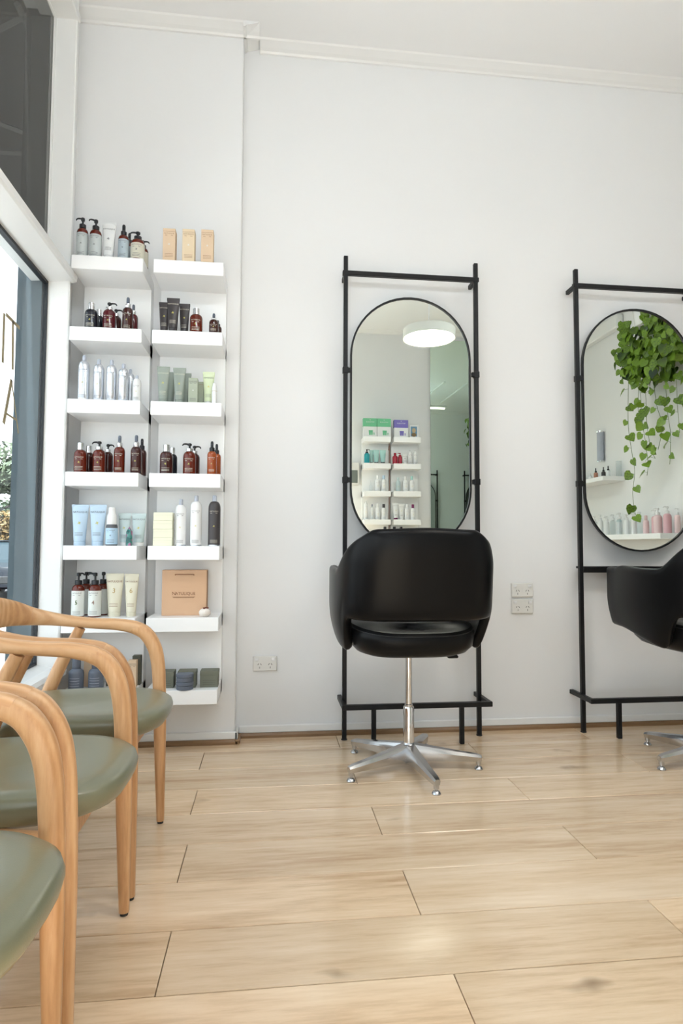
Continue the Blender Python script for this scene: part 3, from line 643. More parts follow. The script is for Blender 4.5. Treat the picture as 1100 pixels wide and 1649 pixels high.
# row 4
bottle(-.830, -.30, P[4], .055, .134, 'cap', 'amber', 'chrome', 'l', 'amber bottle with chrome cap, leftmost on the fourth shelf', G)
bottle(-.815, -.228, P[4], .048, .132, 'cap', 'amber_dark', 'chrome', 'l', 'chrome-capped bottle behind the leftmost amber one on the fourth shelf', G, prn=False)
bottle(-.751, -.30, P[4], .055, .142, 'pump', 'amber', 'pump_black', 'l', 'amber pump bottle with spout to the left on the fourth shelf', G, 180, collar='chrome')
bottle(-.732, -.228, P[4], .046, .142, 'pump', 'amber_dark', 'pump_black', 'l', 'dark pump bottle with spout to the right on the fourth shelf', G, 0, collar='chrome', prn=False)
bottle(-.665, -.30, P[4], .048, .169, 'spray', 'amber', 'chrome', 'l', 'tall red-brown spray bottle in the middle of the fourth shelf', G)
bottle(-.593, -.30, P[4], .048, .173, 'spray', 'amber_dark', 'chrome', 'l', 'tall dark spray bottle at the end of the fourth shelf', G)
bottle(-.583, -.228, P[4], .042, .170, 'spray', 'amber_dark', 'pump_black', 'l', 'dark spray bottle behind the tall one at the end of the fourth shelf', G, prn=False)
bottle(-.462, -.30, P[4], .057, .134, 'cap', 'amber_dark', 'chrome', 'l', 'dark bottle with chrome cap on the fourth right shelf', G)
bottle(-.446, -.235, P[4], .046, .132, 'cap', 'ink', 'chrome', 'l', 'chrome-capped bottle behind the dark one on the fourth right shelf', G, prn=False)
bottle(-.361, -.30, P[4], .057, .142, 'pump', 'amber', 'pump_black', 'l', 'red-brown pump bottle in the middle of the fourth right shelf', G, 200, collar='chrome')
bottle(-.347, -.235, P[4], .050, .142, 'pump', 'amber_dark', 'pump_black', 'l', 'pump bottle behind the red-brown one on the fourth right shelf', G, 0, collar='chrome', prn=False)
bottle(-.261, -.312, P[4], .042, .151, 'spray', 'amber_light', 'pump_black', 'l', 'orange-amber spray bottle at the right end of the fourth shelf', G)
bottle(-.246, -.245, P[4], .040, .150, 'spray', 'amber_light', 'pump_black', 'l', 'orange-amber spray bottle behind the other at the right end', G, prn=False)
# row 5
tube(-.824, -.30, P[5], .073, .178, 'sky_blue', 'sky_blue', 'left light blue squeeze tube on the fifth shelf', G)
tube(-.749, -.30, P[5], .073, .179, 'sky_blue', 'sky_blue', 'right light blue squeeze tube on the fifth shelf', G)
bottle(-.687, -.312, P[5], .050, .168, 'foam', 'print_dark', 'white_gloss', 'l', 'foam bottle with white cap and light blue label', G, 0, 'foam_blue', 'print_dark')
tube(-.640, -.282, P[5], .056, .143, 'mist', 'white_gloss', 'pale grey-green tube behind the small crystal', G)
tube(-.578, -.282, P[5], .064, .143, 'mist', 'white_gloss', 'pale grey-green tube at the right end of the fifth left shelf', G)
m = MB(); lathe(m, [(.0135, 0), (.014, .002), (.013, .062), (.0, .084)], 6); t = root('crystal_point', 'small teal and purple crystal point on the fifth shelf', 'crystal', -.608, -.332, P[5], None); obj('stone', m, 'crystal', t, False)
for k, lb in enumerate(('bottom cream carton of the stack of four', 'second cream carton from the bottom of the stack', 'third cream carton from the bottom of the stack', 'topmost cream carton of the stack of four')):
    carton(-.467+.001*(k % 2), -.302, P[5]+k*.0368, .082, .0365, .06, 'cream_card', lb, 'stacked cream cartons', 'print_pale', prn=False)
bottle(-.394, -.302, P[5], .049, .208, 'can', 'white_gloss', 'grey_plastic', 'l', 'shorter white spray can on the fifth right shelf', G, pr='print_dark', cat='can')
bottle(-.327, -.302, P[5], .052, .226, 'can', 'white_gloss', 'grey_plastic', 'l', 'taller white spray can on the fifth right shelf', G, pr='print_dark', cat='can')
bottle(-.247, -.302, P[5], .055, .227, 'can', 'charcoal', 'grey_plastic', 'l', 'black spray can with pale lettering on the fifth right shelf', G, cat='can')
# row 6
bottle(-.828, -.285, P[6], .055, .193, 'pump', 'amber', 'pump_black', 'l', 'pump bottle marked 5, leftmost on the sixth shelf', G, 60, 'label_white', 'print_dark', num='5')
bottle(-.818, -.205, P[6], .050, .193, 'pump', 'amber', 'pump_black', 'l', 'plain-sided pump bottle behind the leftmost one on the sixth shelf', G, 0, 'label_white', prn=False)
bottle(-.758, -.285, P[6], .055, .193, 'pump', 'amber', 'pump_black', 'l', 'pump bottle marked 4 beside the cream tubes', G, 180, 'label_white', 'print_dark', num='4')
bottle(-.744, -.205, P[6], .050, .193, 'pump', 'amber', 'pump_black', 'l', 'pump bottle behind the one marked 4, next to the cream tube', G, 90, 'label_white', prn=False)
tube(-.679, -.265, P[6], .078, .187, 'cream_tube', 'cream_tube', 'wider cream squeeze tube marked 3 on the sixth shelf', G, 'print_brown', num='3')
tube(-.607, -.265, P[6], .063, .186, 'cream_tube', 'cream_tube', 'narrower cream squeeze tube marked 6 at the end of the sixth shelf', G, 'print_brown', num='6')
t = root('paper_bag', 'kraft paper shop bag with printed name on the sixth shelf', 'bag', -.378, -.235, P[6], None)
m = MB(); box(m, -.098, .098, -.030, .034, 0, .203, .0015); obj('bag_body', m, 'kraft', t, False)
m = MB(); box(m, .0975, .0986, -.026, .030, .004, .199); obj('gusset', m, 'kraft_side', t, False)
m = MB(); put_text(m, 'N', .022, -.0455, .098, -.0312); put_text(m, 'ATULIQUE', .0185, .005, .0972, -.0312); put_bar(m, -.052, .048, .0835, .0845, -.0312); put_bar(m, -.048, .044, .0790, .0815, -.0312); obj('lettering', m, 'print_brown', t, False)
m = MB(); pts = spline([(-.04, -.031, .180, .0016), (-.038, -.034, .184, .0016), (0, -.036, .1835, .0016), (.038, -.034, .184, .0016), (.04, -.031, .180, .0016)], 4); sweep(m, [p[:3] for p in pts], [p[3] for p in pts], seg=6); obj('handle', m, 'print_brown', t)
t = root('ornament_pot', 'small round fluffy white pot with rust-brown top before the paper bag', 'ornament', -.280, -.325, P[6], None)
m = MB(); ico(m, (0, 0, .019), .026, 1, 1, .76, 16, 10); obj('pot', m, 'fluff', t)
m = MB()
for i in range(16):
    a = random.random()*2*PI; r = random.random()*.015; ico(m, (r*math.cos(a), r*math.sin(a), .037+.003*random.random()), .004, 1, 1, .8, 6, 4)
obj('dried_flowers', m, 'rust', t)
# row 7
def blue_bottle(x, lb):
    t = root('matte_bottle', lb, 'bottle', x, -.28, P[7], G); m = MB(); lathe(m, [(.030, 0), (.0315, .003), (.0315, .070), (.029, .080), (.018, .089), (.0155, .091)], 24); obj('body', m, 'slate_blue', t)
    m = MB(); lathe(m, [(.0165, .089), (.0175, .091), (.0175, .132), (.0155, .134), (0, .134)], 20); obj('cap', m, 'slate_blue', t)
    m = MB()
    for k in range(4): put_bar(m, -.022, .022, .018+k*.011, .0195+k*.011, None, .0318)
    obj('lettering', m, 'grey_plastic', t, False)
blue_bottle(-.829, 'left slate blue bottle on the lowest shelf'); blue_bottle(-.746, 'right slate blue bottle on the lowest shelf')
carton(-.795, -.215, P[7], .034, .128, .034, 'tan_card', 'tan carton between the slate blue bottles', G, prn=False)
carton(-.700, -.215, P[7], .030, .120, .034, 'olive_dark', 'olive carton right of the slate blue bottles', G, prn=False)
carton(-.596, -.255, P[7], .036, .118, .034, 'tan_card', 'slim tan carton at the right end of the lowest left shelf', G, 'print_dark', size=.006)
carton(-.588, -.205, P[7], .036, .130, .034, 'olive_dark', 'olive carton behind the slim tan one on the lowest left shelf', G, prn=False)
for x, lb in ((-.452, 'left square olive carton on the lowest right shelf'), (-.357, 'middle square olive carton behind the slate blue jars'), (-.260, 'right square olive carton on the lowest right shelf')):
    t = carton(x, -.262, P[7], .078, .070, .07, 'olive_card', lb, G, prn=False)
    m = MB(); box(m, -.0398, .0398, -.0358, .0358, .052, .0705, .001); obj('lid', m, 'olive_card', t, False)
    m = MB()
    for k in range(3): put_bar(m, -.028, .028, .012+k*.009, .0135+k*.009, -.0358)
    obj('lettering', m, 'olive_dark', t, False)
for k, lb in enumerate(('lower slate blue jar stacked on the lowest right shelf', 'upper slate blue jar stacked on the other jar')):
    t = root('cream_jar', lb, 'jar', -.361, -.322, P[7]+k*.0345, 'slate blue jars'); m = MB(); lathe(m, [(.034, 0), (.036, .002), (.036, .018), (.0345, .019)], 28); obj('jar_body', m, 'slate_blue', t)
    m = MB(); lathe(m, [(.036, .0195), (.0372, .021), (.0372, .032), (.0355, .034), (0, .034)], 28); obj('lid', m, 'slate_blue', t)

# ================================================================== SALON STATIONS
def station(cx, label, near=True):
    t = thing('mirror_station', label, 'mirror', (cx, -.095, 0), 0, 'black framed mirror stations'); H = .337; a = .0105
    for s in (-1, 1):
        m = MB(); box(m, s*H-a, s*H+a, -a, a, .004, 2.392, .002); p = obj('post', m, 'black', t, False)
        m = MB(); lathe(m, [(.013, 0), (.015, .001), (.015, .004), (.010, .006)], 12, (s*H, 0, 0)); obj('foot_pad', m, 'rubber', p)
        m = MB(); box(m, s*H-a*.9, s*H+a*.9, a, .094, 2.294, 2.316, .002); obj('wall_bracket', m, 'black', t, False)
        m = MB(); box(m, s*(H+.014)-a, s*(H+.014)+a, -.125, .094, .172, .194, .002); obj('side_bar', m, 'black', t, False)
        m = MB(); box(m, s*.212-a, s*.212+a, -.125, -.103, .0, .173, .002); obj('front_leg', m, 'black', t, False)
        for z in (1.81, 1.26):
            m = MB(); box(m, s*H-.014, s*H+.014, -.0125, .0125, z-.016, z+.016, .002); box(m, s*(H-.026), s*(H-.006), -.009, .006, z-.012, z+.012, .002); obj('clip', m, 'black', t, False)
    m = MB(); box(m, -H-.016, H+.016, -.011, .011, 2.294, 2.317, .002); obj('top_bar', m, 'black', t, False)
    m = MB(); box(m, -H-.014-a, H+.014+a, -.127, -.105, .171, .195, .002); obj('foot_rail', m, 'black', t, False)
    # narrow ledge
    m = MB(); box(m, -H+a, H-a, -.016, .07, .822, .834, .002); obj('ledge', m, 'black', t, False)
    m = MB(); box(m, -H+a, H-a, -.012, -.002, .803, .822, .001); obj('ledge_rail', m, 'black', t, False)
    # oval mirror
    Rm, z0, z1 = .302, .918+.302, 2.187-.302; path = []
    n = 26
    for i in range(n+1): a_ = PI*i/n; path.append((Rm*math.cos(a_), z1+Rm*math.sin(a_)))
    for i in range(n+1): a_ = PI+PI*i/n; path.append((Rm*math.cos(a_), z0+Rm*math.sin(a_)))
    m = MB(); k = len(path); vs = [(x, -.003, z) for x, z in path]+[(x, .004, z) for x, z in path]
    m.add(vs, [tuple(range(k-1, -1, -1)), tuple(range(k, 2*k))]+[(i, (i+1) % k, (i+1) % k+k, i+k) for i in range(k)])
    bm_o = obj('mirror_glass', m, 'mirror', t, False); bm_o.location = (-.004, 0, 0)
    m = MB(); inn = Rm-.0015; outr = Rm+.0075
    def rim(R, y):
        v = []
        for i in range(n+1): a_ = PI*i/n; v.append((R*math.cos(a_), y, z1+R*math.sin(a_)))
        for i in range(n+1): a_ = PI+PI*i/n; v.append((R*math.cos(a_), y, z0+R*math.sin(a_)))
        return v
    L4 = [rim(inn, -.009), rim(outr, -.009), rim(outr, .007), rim(inn, .007)]
    vs = [v for l in L4 for v in l]
    m.add(vs, [(j*k+i, j*k+(i+1) % k, ((j+1) % 4)*k+(i+1) % k, ((j+1) % 4)*k+i) for j in range(4) for i in range(k)])
    o = obj('mirror_rim', m, 'black', t); o.location = (-.004, 0, 0)
    return t
s1 = station(.704, 'first black framed oval mirror station, behind the whole salon chair')
dup(s1, (1.922, -.095, 0), 0, 'second oval mirror station, cut by the right edge of the photo')
dup(s1, (2.99, -.095, 0), 0, 'third mirror station, seen only reflected in the wall mirror, nearer')
dup(s1, (4.21, -.095, 0), 0, 'fourth mirror station, seen only reflected in the wall mirror, farther')

# power points
def outlet(x, z, label):
    t = thing('power_point', label, 'socket', (x, -.0005, z), 0, 'double power points'); m = MB(); box(m, -.059, .059, -.012, 0, 0, .074, .004); obj('face_plate', m, 'socket', t, False)
    for s in (-1, 1):
        m = MB(); box(m, s*.040-.009, s*.040+.009, -.0165, -.011, .050, .064, .002); obj('switch', m, 'white_gloss', t, False)
        m = MB(); c = s*.026
        for dx, dz, ang in ((-.0065, .004, -30), (.0065, .004, 30), (0, -.012, 0)):
            a = math.radians(ang); l, w2 = .0048, .0012
            q = [(-w2, -l), (w2, -l), (w2, l), (-w2, l)]
            m.add([(c+dx+px*math.cos(a)-pz*math.sin(a), -.0124, .030+dz+px*math.sin(a)+pz*math.cos(a)) for px, pz in q], [(0, 1, 2, 3)])
        obj('socket_slots', m, 'slot', t, False)
outlet(-.017, .318, 'low double power point left of the first mirror station'); outlet(1.308, .672, 'upper double power point of the pair between the stations'); outlet(1.308, .588, 'lower double power point of the pair between the stations')

# ================================================================== SALON CHAIRS
def salon_chair(x, y, rz, label, base=-82):
    t = thing('salon_chair', label, 'chair', (x, y, 0), rz, 'black salon chairs')
    # plan curve from left front round the back to right front (outer surface)
    half = [(0, -.262), (.10, -.260), (.19, -.245), (.255, -.195), (.288, -.10), (.297, .02), (.290, .13), (.274, .23), (.254, .315)]
    pts = spline(half, 5); pl = [(-p[0], p[1]) for p in reversed(pts)]+pts[1:]
    n = len(pl); L = [0]
    for i in range(1, n): L.append(L[-1]+math.dist(pl[i], pl[i-1]))
    tot = L[-1]; S = [abs(l-tot/2) for l in L]           # distance from back centre
    ss = lambda a, b_, v: (lambda q: q*q*(3-2*q))(min(1, max(0, (v-a)/(b_-a))))
    def ztop(s): return 1.0 - .008*ss(0, .2, s) - .030*ss(.20, .275, s) - .118*ss(.255, .385, s) + .006*ss(.45, .62, s) - .010*ss(.655, .69, s)
    def zbot(s): return .655 - .140*ss(.300, .345, s) + .055*ss(.36, .70, s)
    K = 12; vs = []
    for i in range(n):
        s = S[i]; zt, zb = ztop(s), zbot(s)
        for k in range(K+1):
            z = zb+(zt-zb)*k/K; q = min(1, max(0, (z-.47)/.22)); wx = .80+.20*math.sin(q*PI/2)
            lean = -.055*max(0, (z-.66))/.34*(1-ss(.25, .4, s)) + (.0 if z > .66 else .06*(1-q)*(1-ss(.3, .5, s)))
            tuck = (z-.85)*.06 if z < .85 else 0
            rnd = .018*ss(.955, 1.0, z)*(1-ss(.3, .4, s))
            xx = pl[i][0]*wx*(1+tuck*.0)*(1-.10*ss(.86, 1.0, z)); vs.append((xx, pl[i][1]*(.9+.1*q)+lean+rnd, z))
    N = K+1; m = MB(); m.add(vs, [(i*N+k, i*N+k+1, (i+1)*N+k+1, (i+1)*N+k) for i in range(n-1) for k in range(K)])
    sh = obj('shell', m, 'vinyl', t); so = sh.modifiers.new('thick', 'SOLIDIFY'); so.thickness = .038; so.offset = 1 if False else -1
    sh.modifiers.new('smooth', 'SUBSURF').levels = 1; sh.modifiers['smooth'].render_levels = 1
    for p in sh.data.polygons: p.use_smooth = True
    # piping along the outer top edge of the back
    m = MB(); tp = [Vector(vs[i*N+K]) for i in range(n) if S[i] < .40]; sweep(m, [v+Vector((0, -.001, -.001)) for v in tp], [.0035]*len(tp), seg=6); obj('piping', m, 'piping', t)
    # seat cushion
    m = MB(); sg = 40; rings = [(.50, .484), (.74, .489), (.88, .503), (.97, .528), (1.0, .555), (.99, .577), (.955, .592), (.86, .597), (.55, .588), (.0, .580)]
    vs2 = []
    for q, z in rings:
        for k in range(sg):
            th = 2*PI*k/sg; c, d = math.cos(th), math.sin(th); vs2.append((.262*q*math.copysign(abs(c)**.62, c), .025+.270*q*math.copysign(abs(d)**.62, d), z+.022*c*c*(z > .54)))
    m.add(vs2, [(i*sg+k, i*sg+(k+1) % sg, (i+1)*sg+(k+1) % sg, (i+1)*sg+k) for i in range(len(rings)-1) for k in range(sg)]+[tuple(reversed(range(sg)))])
    obj('seat', m, 'vinyl', t)
    m = MB(); sweep(m, [(.262*math.copysign(abs(math.cos(2*PI*k/36))**.62, math.cos(2*PI*k/36))*.985, .025+.270*.985*math.copysign(abs(math.sin(2*PI*k/36))**.62, math.sin(2*PI*k/36)), .580+.022*math.cos(2*PI*k/36)**2) for k in range(37)], [.0018]*37, seg=6, cap=False); obj('piping', m, 'piping', t)
    m = MB(); box(m, -.07, .07, -.06, .08, .468, .486, .006); obj('mounting_plate', m, 'black', t, False)
    m = MB(); sweep(m, [(.05, .0, .478), (.13, -.03, .478), (.175, -.05, .472)], [.005, .005, .005], seg=8); box(m, .155, .200, -.065, -.040, .464, .477, .004); obj('height_lever', m, 'black', t)
    m = MB(); cyl(m, (0, 0, .260), (0, 0, .465), .0142, 20); obj('piston', m, 'chrome', t)
    m = MB(); lathe(m, [(.0235, .06), (.0235, .250), (.021, .256), (.0175, .257), (.0175, .264), (.0145, .266)], 24); obj('column', m, 'chrome', t)
    m = MB(); lathe(m, [(.028, .022), (.034, .026), (.036, .06), (.034, .096), (.027, .102), (.0245, .108)], 24); hb = obj('hub', m, 'alu', t)
    for k in range(5):
        a = math.radians(base+72*k)-rz; d = Vector((math.cos(a), math.sin(a), 0))
        m = MB(); vv = []
        sd = Vector((-d.y, d.x, 0))
        for r, hw, zt, zb in ((.02, .030, .102, .030), (.10, .0245, .090, .036), (.20, .0200, .075, .036), (.285, .0170, .064, .036), (.304, .012, .058, .038)):
            for sx, zz, kx in ((-1, zb, .8), (1, zb, .8), (1, (zb+zt*2)/3, 1), (.6, zt, 1), (-.6, zt, 1), (-1, (zb+zt*2)/3, 1)): vv.append(d*r+sd*(hw*sx*kx)+Vector((0, 0, zz)))
        m.add(vv, [(i*6+j, i*6+(j+1) % 6, (i+1)*6+(j+1) % 6, (i+1)*6+j) for i in range(4) for j in range(6)]+[(5, 4, 3, 2, 1, 0), (24, 25, 26, 27, 28, 29)])
        lg = obj('base_leg', m, 'alu', t)
        m = MB(); c = d*.292; lathe(m, [(.011, .022), (.0115, .042)], 12, c); lathe(m, [(.0165, 0), (.0175, .004), (.013, .012), (.006, .016), (.005, .024)], 16, c); obj('glide', m, 'alu', lg)
    m = MB(); box(m, .288, .291, -.13, -.10, .79, .83); obj('fabric_tag', m, 'piping', t, False)
    return t
salon_chair(.593, -.500, math.radians(0), 'whole black salon chair seen from behind in front of the first mirror')
salon_chair(1.93, -.575, math.radians(2), 'black salon chair cut by the right edge of the photo, at the second station', 120)

# ================================================================== WAITING ARMCHAIRS
def armchair(label):
    t = thing('armchair', label, 'chair', (0, 0, 0), 0, 'ash armchairs with green seats')
    for s in (1, -1):
        Y = .228*s
        A = [(.004, Y, .008, .0125, .0125), (.0, Y, .15, .0165, .0165), (-.004, Y, .33, .0205, .0205), (-.008, Y, .45, .0215, .0215), (-.014, Y, .53, .0220, .0225), (-.028, Y, .588, .0225, .0235), (-.058, Y, .634, .0230, .0235), (-.098, Y, .655, .0235, .0215)]
        p = spline(A, 5); m = MB(); sweep(m, [q[:3] for q in p], [(q[3], q[4]) for q in p], up=(0, 1, 0) if False else (1, 0, 0), seg=18, power=2.3)
        lg = obj('front_leg', m, 'ashv', t)
        m = MB(); cyl(m, (.004, Y, 0), (.004, Y, .009), .010, 12); obj('foot_glide', m, 'rubber', lg)
        B = [(-.078, Y, .6485, .0228, .0212), (-.098, Y, .655, .0235, .0215), (-.15, Y, .664, .025, .0195), (-.22, Y*1.01, .668, .026, .018), (-.29, Y*1.0, .675, .026, .0185), (-.36, Y*.95, .686, .024, .022), (-.42, Y*.84, .698, .020, .030)]
        p = spline(B, 5); m = MB(); sweep(m, [q[:3] for q in p], [(q[3], q[4]) for q in p], up=(0, 0, 1), seg=18, power=2.3); obj('arm_rest', m, 'ash', t)
        C = [(-.27, Y*.985, .655, .017, .017), (-.335, Y*.97, .52, .0215, .0215), (-.395, Y*.94, .36, .021, .021), (-.455, Y*.92, .16, .016, .016), (-.495, Y*.90, .008, .0125, .0125)]
        p = spline(C, 5); m = MB(); sweep(m, [q[:3] for q in p], [(q[3], q[4]) for q in p], up=(0, 1, 0), seg=16); lg = obj('rear_leg', m, 'ashv', t)
        m = MB(); cyl(m, (-.495, Y*.90, 0), (-.495, Y*.90, .009), .010, 12); obj('foot_glide', m, 'rubber', lg)
    Cc = [(-.42, .228*.84, .698, .020, .030), (-.465, .15, .712, .0155, .042), (-.495, .075, .720, .013, .052), (-.505, 0, .722, .013, .055)]
    Cc = Cc+[(a, -b_, c, d, e) for a, b_, c, d, e in reversed(Cc[:-1])]
    p = spline(Cc, 6); m = MB(); sweep(m, [q[:3] for q in p], [(q[3], q[4]) for q in p], up=(0, 0, 1), seg=18, power=2.5); obj('crest_rail', m, 'ash', t)
    # seat: rounded, crowned pad
    m = MB(); sg = 48; cx, ax, ay = -.190, .256, .212
    rings = [(.70, .392), (.86, .396), (.945, .408), (.985, .424), (1.0, .440), (.985, .452), (.94, .460), (.80, .464), (.5, .458), (.2, .453), (.0, .452)]
    vs = []
    for q, z in rings:
        for k in range(sg):
            th = 2*PI*k/sg; c, d = math.cos(th), math.sin(th); e = .70 if c > 0 else .60
            xx = ax*q*math.copysign(abs(c)**e, c); yy = ay*q*math.copysign(abs(d)**e, d)
            taper = 1-.10*max(0, -xx/ax); yy *= taper
            vs.append((cx+xx, yy, z-.004*(xx/ax > .5)*(xx/ax-.5)*2))
    m.add(vs, [(i*sg+k, i*sg+(k+1) % sg, (i+1)*sg+(k+1) % sg, (i+1)*sg+k) for i in range(len(rings)-1) for k in range(sg)]+[tuple(reversed(range(sg)))])
    obj('seat', m, 'leather', t)
    # frame rails under the seat
    for s in (1, -1):
        m = MB(); p = [(-.012, .213*s, .372), (-.15, .190*s, .378), (-.28, .188*s, .376), (-.385, .205*s, .365)]
        sweep(m, p, [(.009, .026)]*4, up=(0, 0, 1), seg=12, power=4); obj('side_rail', m, 'ash', t)
    m = MB(); sweep(m, [(-.03, -.205, .365), (-.028, 0, .372), (-.03, .205, .365)], [(.010, .026)]*3, up=(0, 0, 1), seg=12, power=4); obj('front_rail', m, 'ash', t)
    m = MB(); sweep(m, [(-.385, -.19, .365), (-.385, .19, .365)], [(.010, .022)]*2, up=(0, 0, 1), seg=12, power=4); obj('rear_rail', m, 'ash', t)
    return t
ch = armchair('ash armchair with sage green seat nearest the wall shelves'); ch.location = (-.360, -1.154, 0)
dup(ch, (-.360, -1.680, 0), 0, 'middle ash armchair of the row beside the window')
dup(ch, (-.360, -2.206, 0), 0, 'nearest ash armchair, cut by the bottom left corner of the photo')

# ================================================================== THE ROOM BEHIND THE CAMERA (seen in the mirrors)
YS = YB
RZ = {1: 2.207, 2: 1.897, 3: 1.575, 4: 1.247, 5: .93}
shelf_unit(1.070, 1.385, 'left white shelf unit on the opposite wall, seen in the first mirror', RZ, YS, 1, .62, .22, 'white shelf units on the opposite wall')
shelf_unit(1.420, 1.740, 'right white shelf unit on the opposite wall, seen in the first mirror', RZ, YS, 1, .62, .22, 'white shelf units on the opposite wall')
yo = YS+.165
GM = 'products on the opposite wall shelves'
def back(t): t.rotation_euler = (0, 0, PI); return t
def flatbox(x, w_, h, c1, lb, split=.45):
    t = root('product_box', lb, 'box', x, yo, RZ[1], GM, PI); m = MB(); box(m, -w_/2, w_/2, -.03, .03, 0, h, .001); obj('box_body', m, 'white_soft', t, False)
    m = MB(); box(m, -w_/2-.0004, w_/2+.0004, -.0306, .0306, h*(1-split), h+.0004); obj('colour_band', m, c1, t, False)
    m = MB(); put_text(m, 'NATULIQUE', w_*.11, 0, h*.80, -.0312); put_text(m, 'V', w_*.14, 0, h*.91, -.0312); obj('lettering', m, 'white_gloss', t, False)
    m = MB()
    for dx, ww, hh in ((-.045, .012, .03), (-.02, .024, .055), (.004, .03, .055)): m.add([(dx+a, -.0312, .02+b_) for a, b_ in ((-ww*.35, 0), (ww*.35, 0), (ww*.5, hh), (-ww*.5, hh))], [(0, 1, 2, 3)])
    obj('printed_picture', m, c1, t, False)
    return t
flatbox(1.146, .160, .215, 'mint_green', 'left green and white product box on the opposite top shelf')
flatbox(1.310, .160, .215, 'mint_green', 'right green and white product box on the opposite top shelf')
flatbox(1.512, .165, .205, 'violet', 'violet and white product box on the opposite top shelf')
t = root('framed_picture', 'small framed portrait card on the opposite top shelf', 'picture', 1.668, yo, RZ[1], None, PI)
m = MB(); box(m, -.052, .052, -.008, .008, 0, .155, .002); obj('frame', m, 'white_gloss', t, False); m = MB(); box(m, -.038, .038, -.009, -.007, .018, .135); obj('picture', m, 'picture_blue', t, False)
m = MB(); ico(m, (0, -.009, .088), .028, .8, .06, 1.1); obj('painted_head', m, 'picture_face', t); m = MB(); ico(m, (0, -.0085, .038), .034, .95, .06, .7); obj('painted_shoulders', m, 'picture_brown', t)
def bb(*a, **k): return back(bottle(*a, **k))
bb(1.112, yo, RZ[2], .064, .165, 'pump', 'teal', 'pump_black', 'l', 'teal bottle with black pump on the opposite second shelf', GM, 200, prn=False)
for x, w_, lb in ((1.168, .05, 'aqua tube half behind the teal bottle'), (1.222, .07, 'left aqua squeeze tube on the opposite second shelf'), (1.300, .075, 'right aqua squeeze tube on the opposite second shelf')): back(tube(x, yo-.02 if w_ < .06 else yo, RZ[2], w_, .16, 'aqua_tube', 'print_dark', lb, GM, prn=False))
bb(1.445, yo, RZ[2], .062, .128, 'cap', 'crimson', 'crimson', 'l', 'larger crimson bottle on the opposite second shelf', GM, prn=False)
bb(1.504, yo, RZ[2], .050, .130, 'pump', 'crimson', 'crimson', 'l', 'crimson pump bottle on the opposite second shelf', GM, 0, prn=False)
back(tube(1.560, yo, RZ[2], .068, .115, 'white_soft', 'white_gloss', 'short white tube on the opposite second shelf', GM, 'print_dark', 'plum'))
bb(1.624, yo, RZ[2], .048, .17, 'can', 'white_gloss', 'white_gloss', 'l', 'left white can with dark emblem on the opposite second shelf', GM, pr='plum', cat='can')
bb(1.684, yo, RZ[2], .048, .17, 'can', 'white_gloss', 'white_gloss', 'l', 'right white can with dark emblem on the opposite second shelf', GM, pr='plum', cat='can')
for x, w_, h, mt, top, lb in ((1.158, .042, .125, 'clear', 'clear', 'small clear bottle on the opposite third shelf'), (1.238, .060, .185, 'white_gloss', 'white_gloss', 'left tall white bottle on the opposite third shelf'), (1.310, .060, .185, 'white_gloss', 'sky_blue', 'tall white bottle with blue cap on the opposite third shelf'),
                              (1.482, .056, .165, 'mist', 'mist', 'pale grey-blue bottle on the opposite third shelf'), (1.567, .062, .175, 'white_gloss', 'white_gloss', 'white bottle second from the end of the opposite third shelf'), (1.644, .060, .182, 'white_gloss', 'aqua_tube', 'white bottle with aqua cap on the opposite third shelf')):
    bb(x, yo, RZ[3], w_, h, 'cap' if w_ > .05 else 'drop', mt, top, 'l', lb, GM, pr='grey_plastic', prn=w_ > .05)
for x, w_, h, kd, mt, top, lb in ((1.104, .048, .215, 'can', 'white_gloss', 'white_gloss', 'tall white can at the left end of the opposite fourth shelf'), (1.174, .040, .178, 'spray', 'white_soft', 'white_gloss', 'slim white spray bottle with orange base on the opposite fourth shelf'), (1.240, .058, .185, 'cap', 'white_gloss', 'white_gloss', 'plain white bottle on the opposite fourth shelf'), (1.310, .060, .180, 'cap', 'white_gloss', 'charcoal', 'white bottle with dark cap on the opposite fourth shelf'),
                                  (1.586, .056, .178, 'cap', 'white_gloss', 'white_gloss', 'white bottle next to last on the opposite fourth right shelf'), (1.655, .062, .180, 'cap', 'white_gloss', 'plum', 'white bottle with plum cap on the opposite fourth right shelf')):
    bb(x, yo, RZ[4], w_, h, kd, mt, top, 'l', lb, GM, pr='grey_plastic')
back(tube(1.452, yo, RZ[4], .072, .195, 'white_soft', 'plum', 'large white tube with plum cap on the opposite fourth shelf', GM)); back(tube(1.520, yo, RZ[4], .062, .182, 'white_soft', 'white_gloss', 'smaller white tube beside the plum-capped one', GM))
for x, mt, top, lb in ((1.325, 'tan_card', 'pump_black', 'brown bottle with black cap on the opposite fifth shelf'), (1.435, 'sky_blue', 'pump_black', 'blue bottle with black cap on the opposite fifth shelf'), (1.515, 'ink', 'ink', 'small black bottle on the opposite fifth shelf')): bb(x, yo, RZ[5], .066, .235, 'cap', mt, top, 'l', lb, GM, prn=False)
t = thing('meter_box', 'small grey-fronted switch box on the opposite wall', 'switch box', (.955, YB, 1.66)); m = MB(); box(m, -.085, .085, 0, .05, 0, .26, .004); obj('case', m, 'socket', t, False); m = MB(); box(m, -.065, .065, .048, .053, .02, .17, .002); obj('cover', m, 'screen_grey', t, False)
# copper cable between the units
m = MB(); pts = spline([(1.402, YB+.012, 2.18), (1.405, YB+.03, 2.12), (1.395, YB+.03, 2.08), (1.408, YB+.012, 2.02), (1.402, YB+.012, .7)], 5); sweep(m, pts, [.004]*len(pts), seg=6); tag(obj('cable', m, 'terracotta', None), 'reddish cable hanging between the opposite shelf units', 'cable')
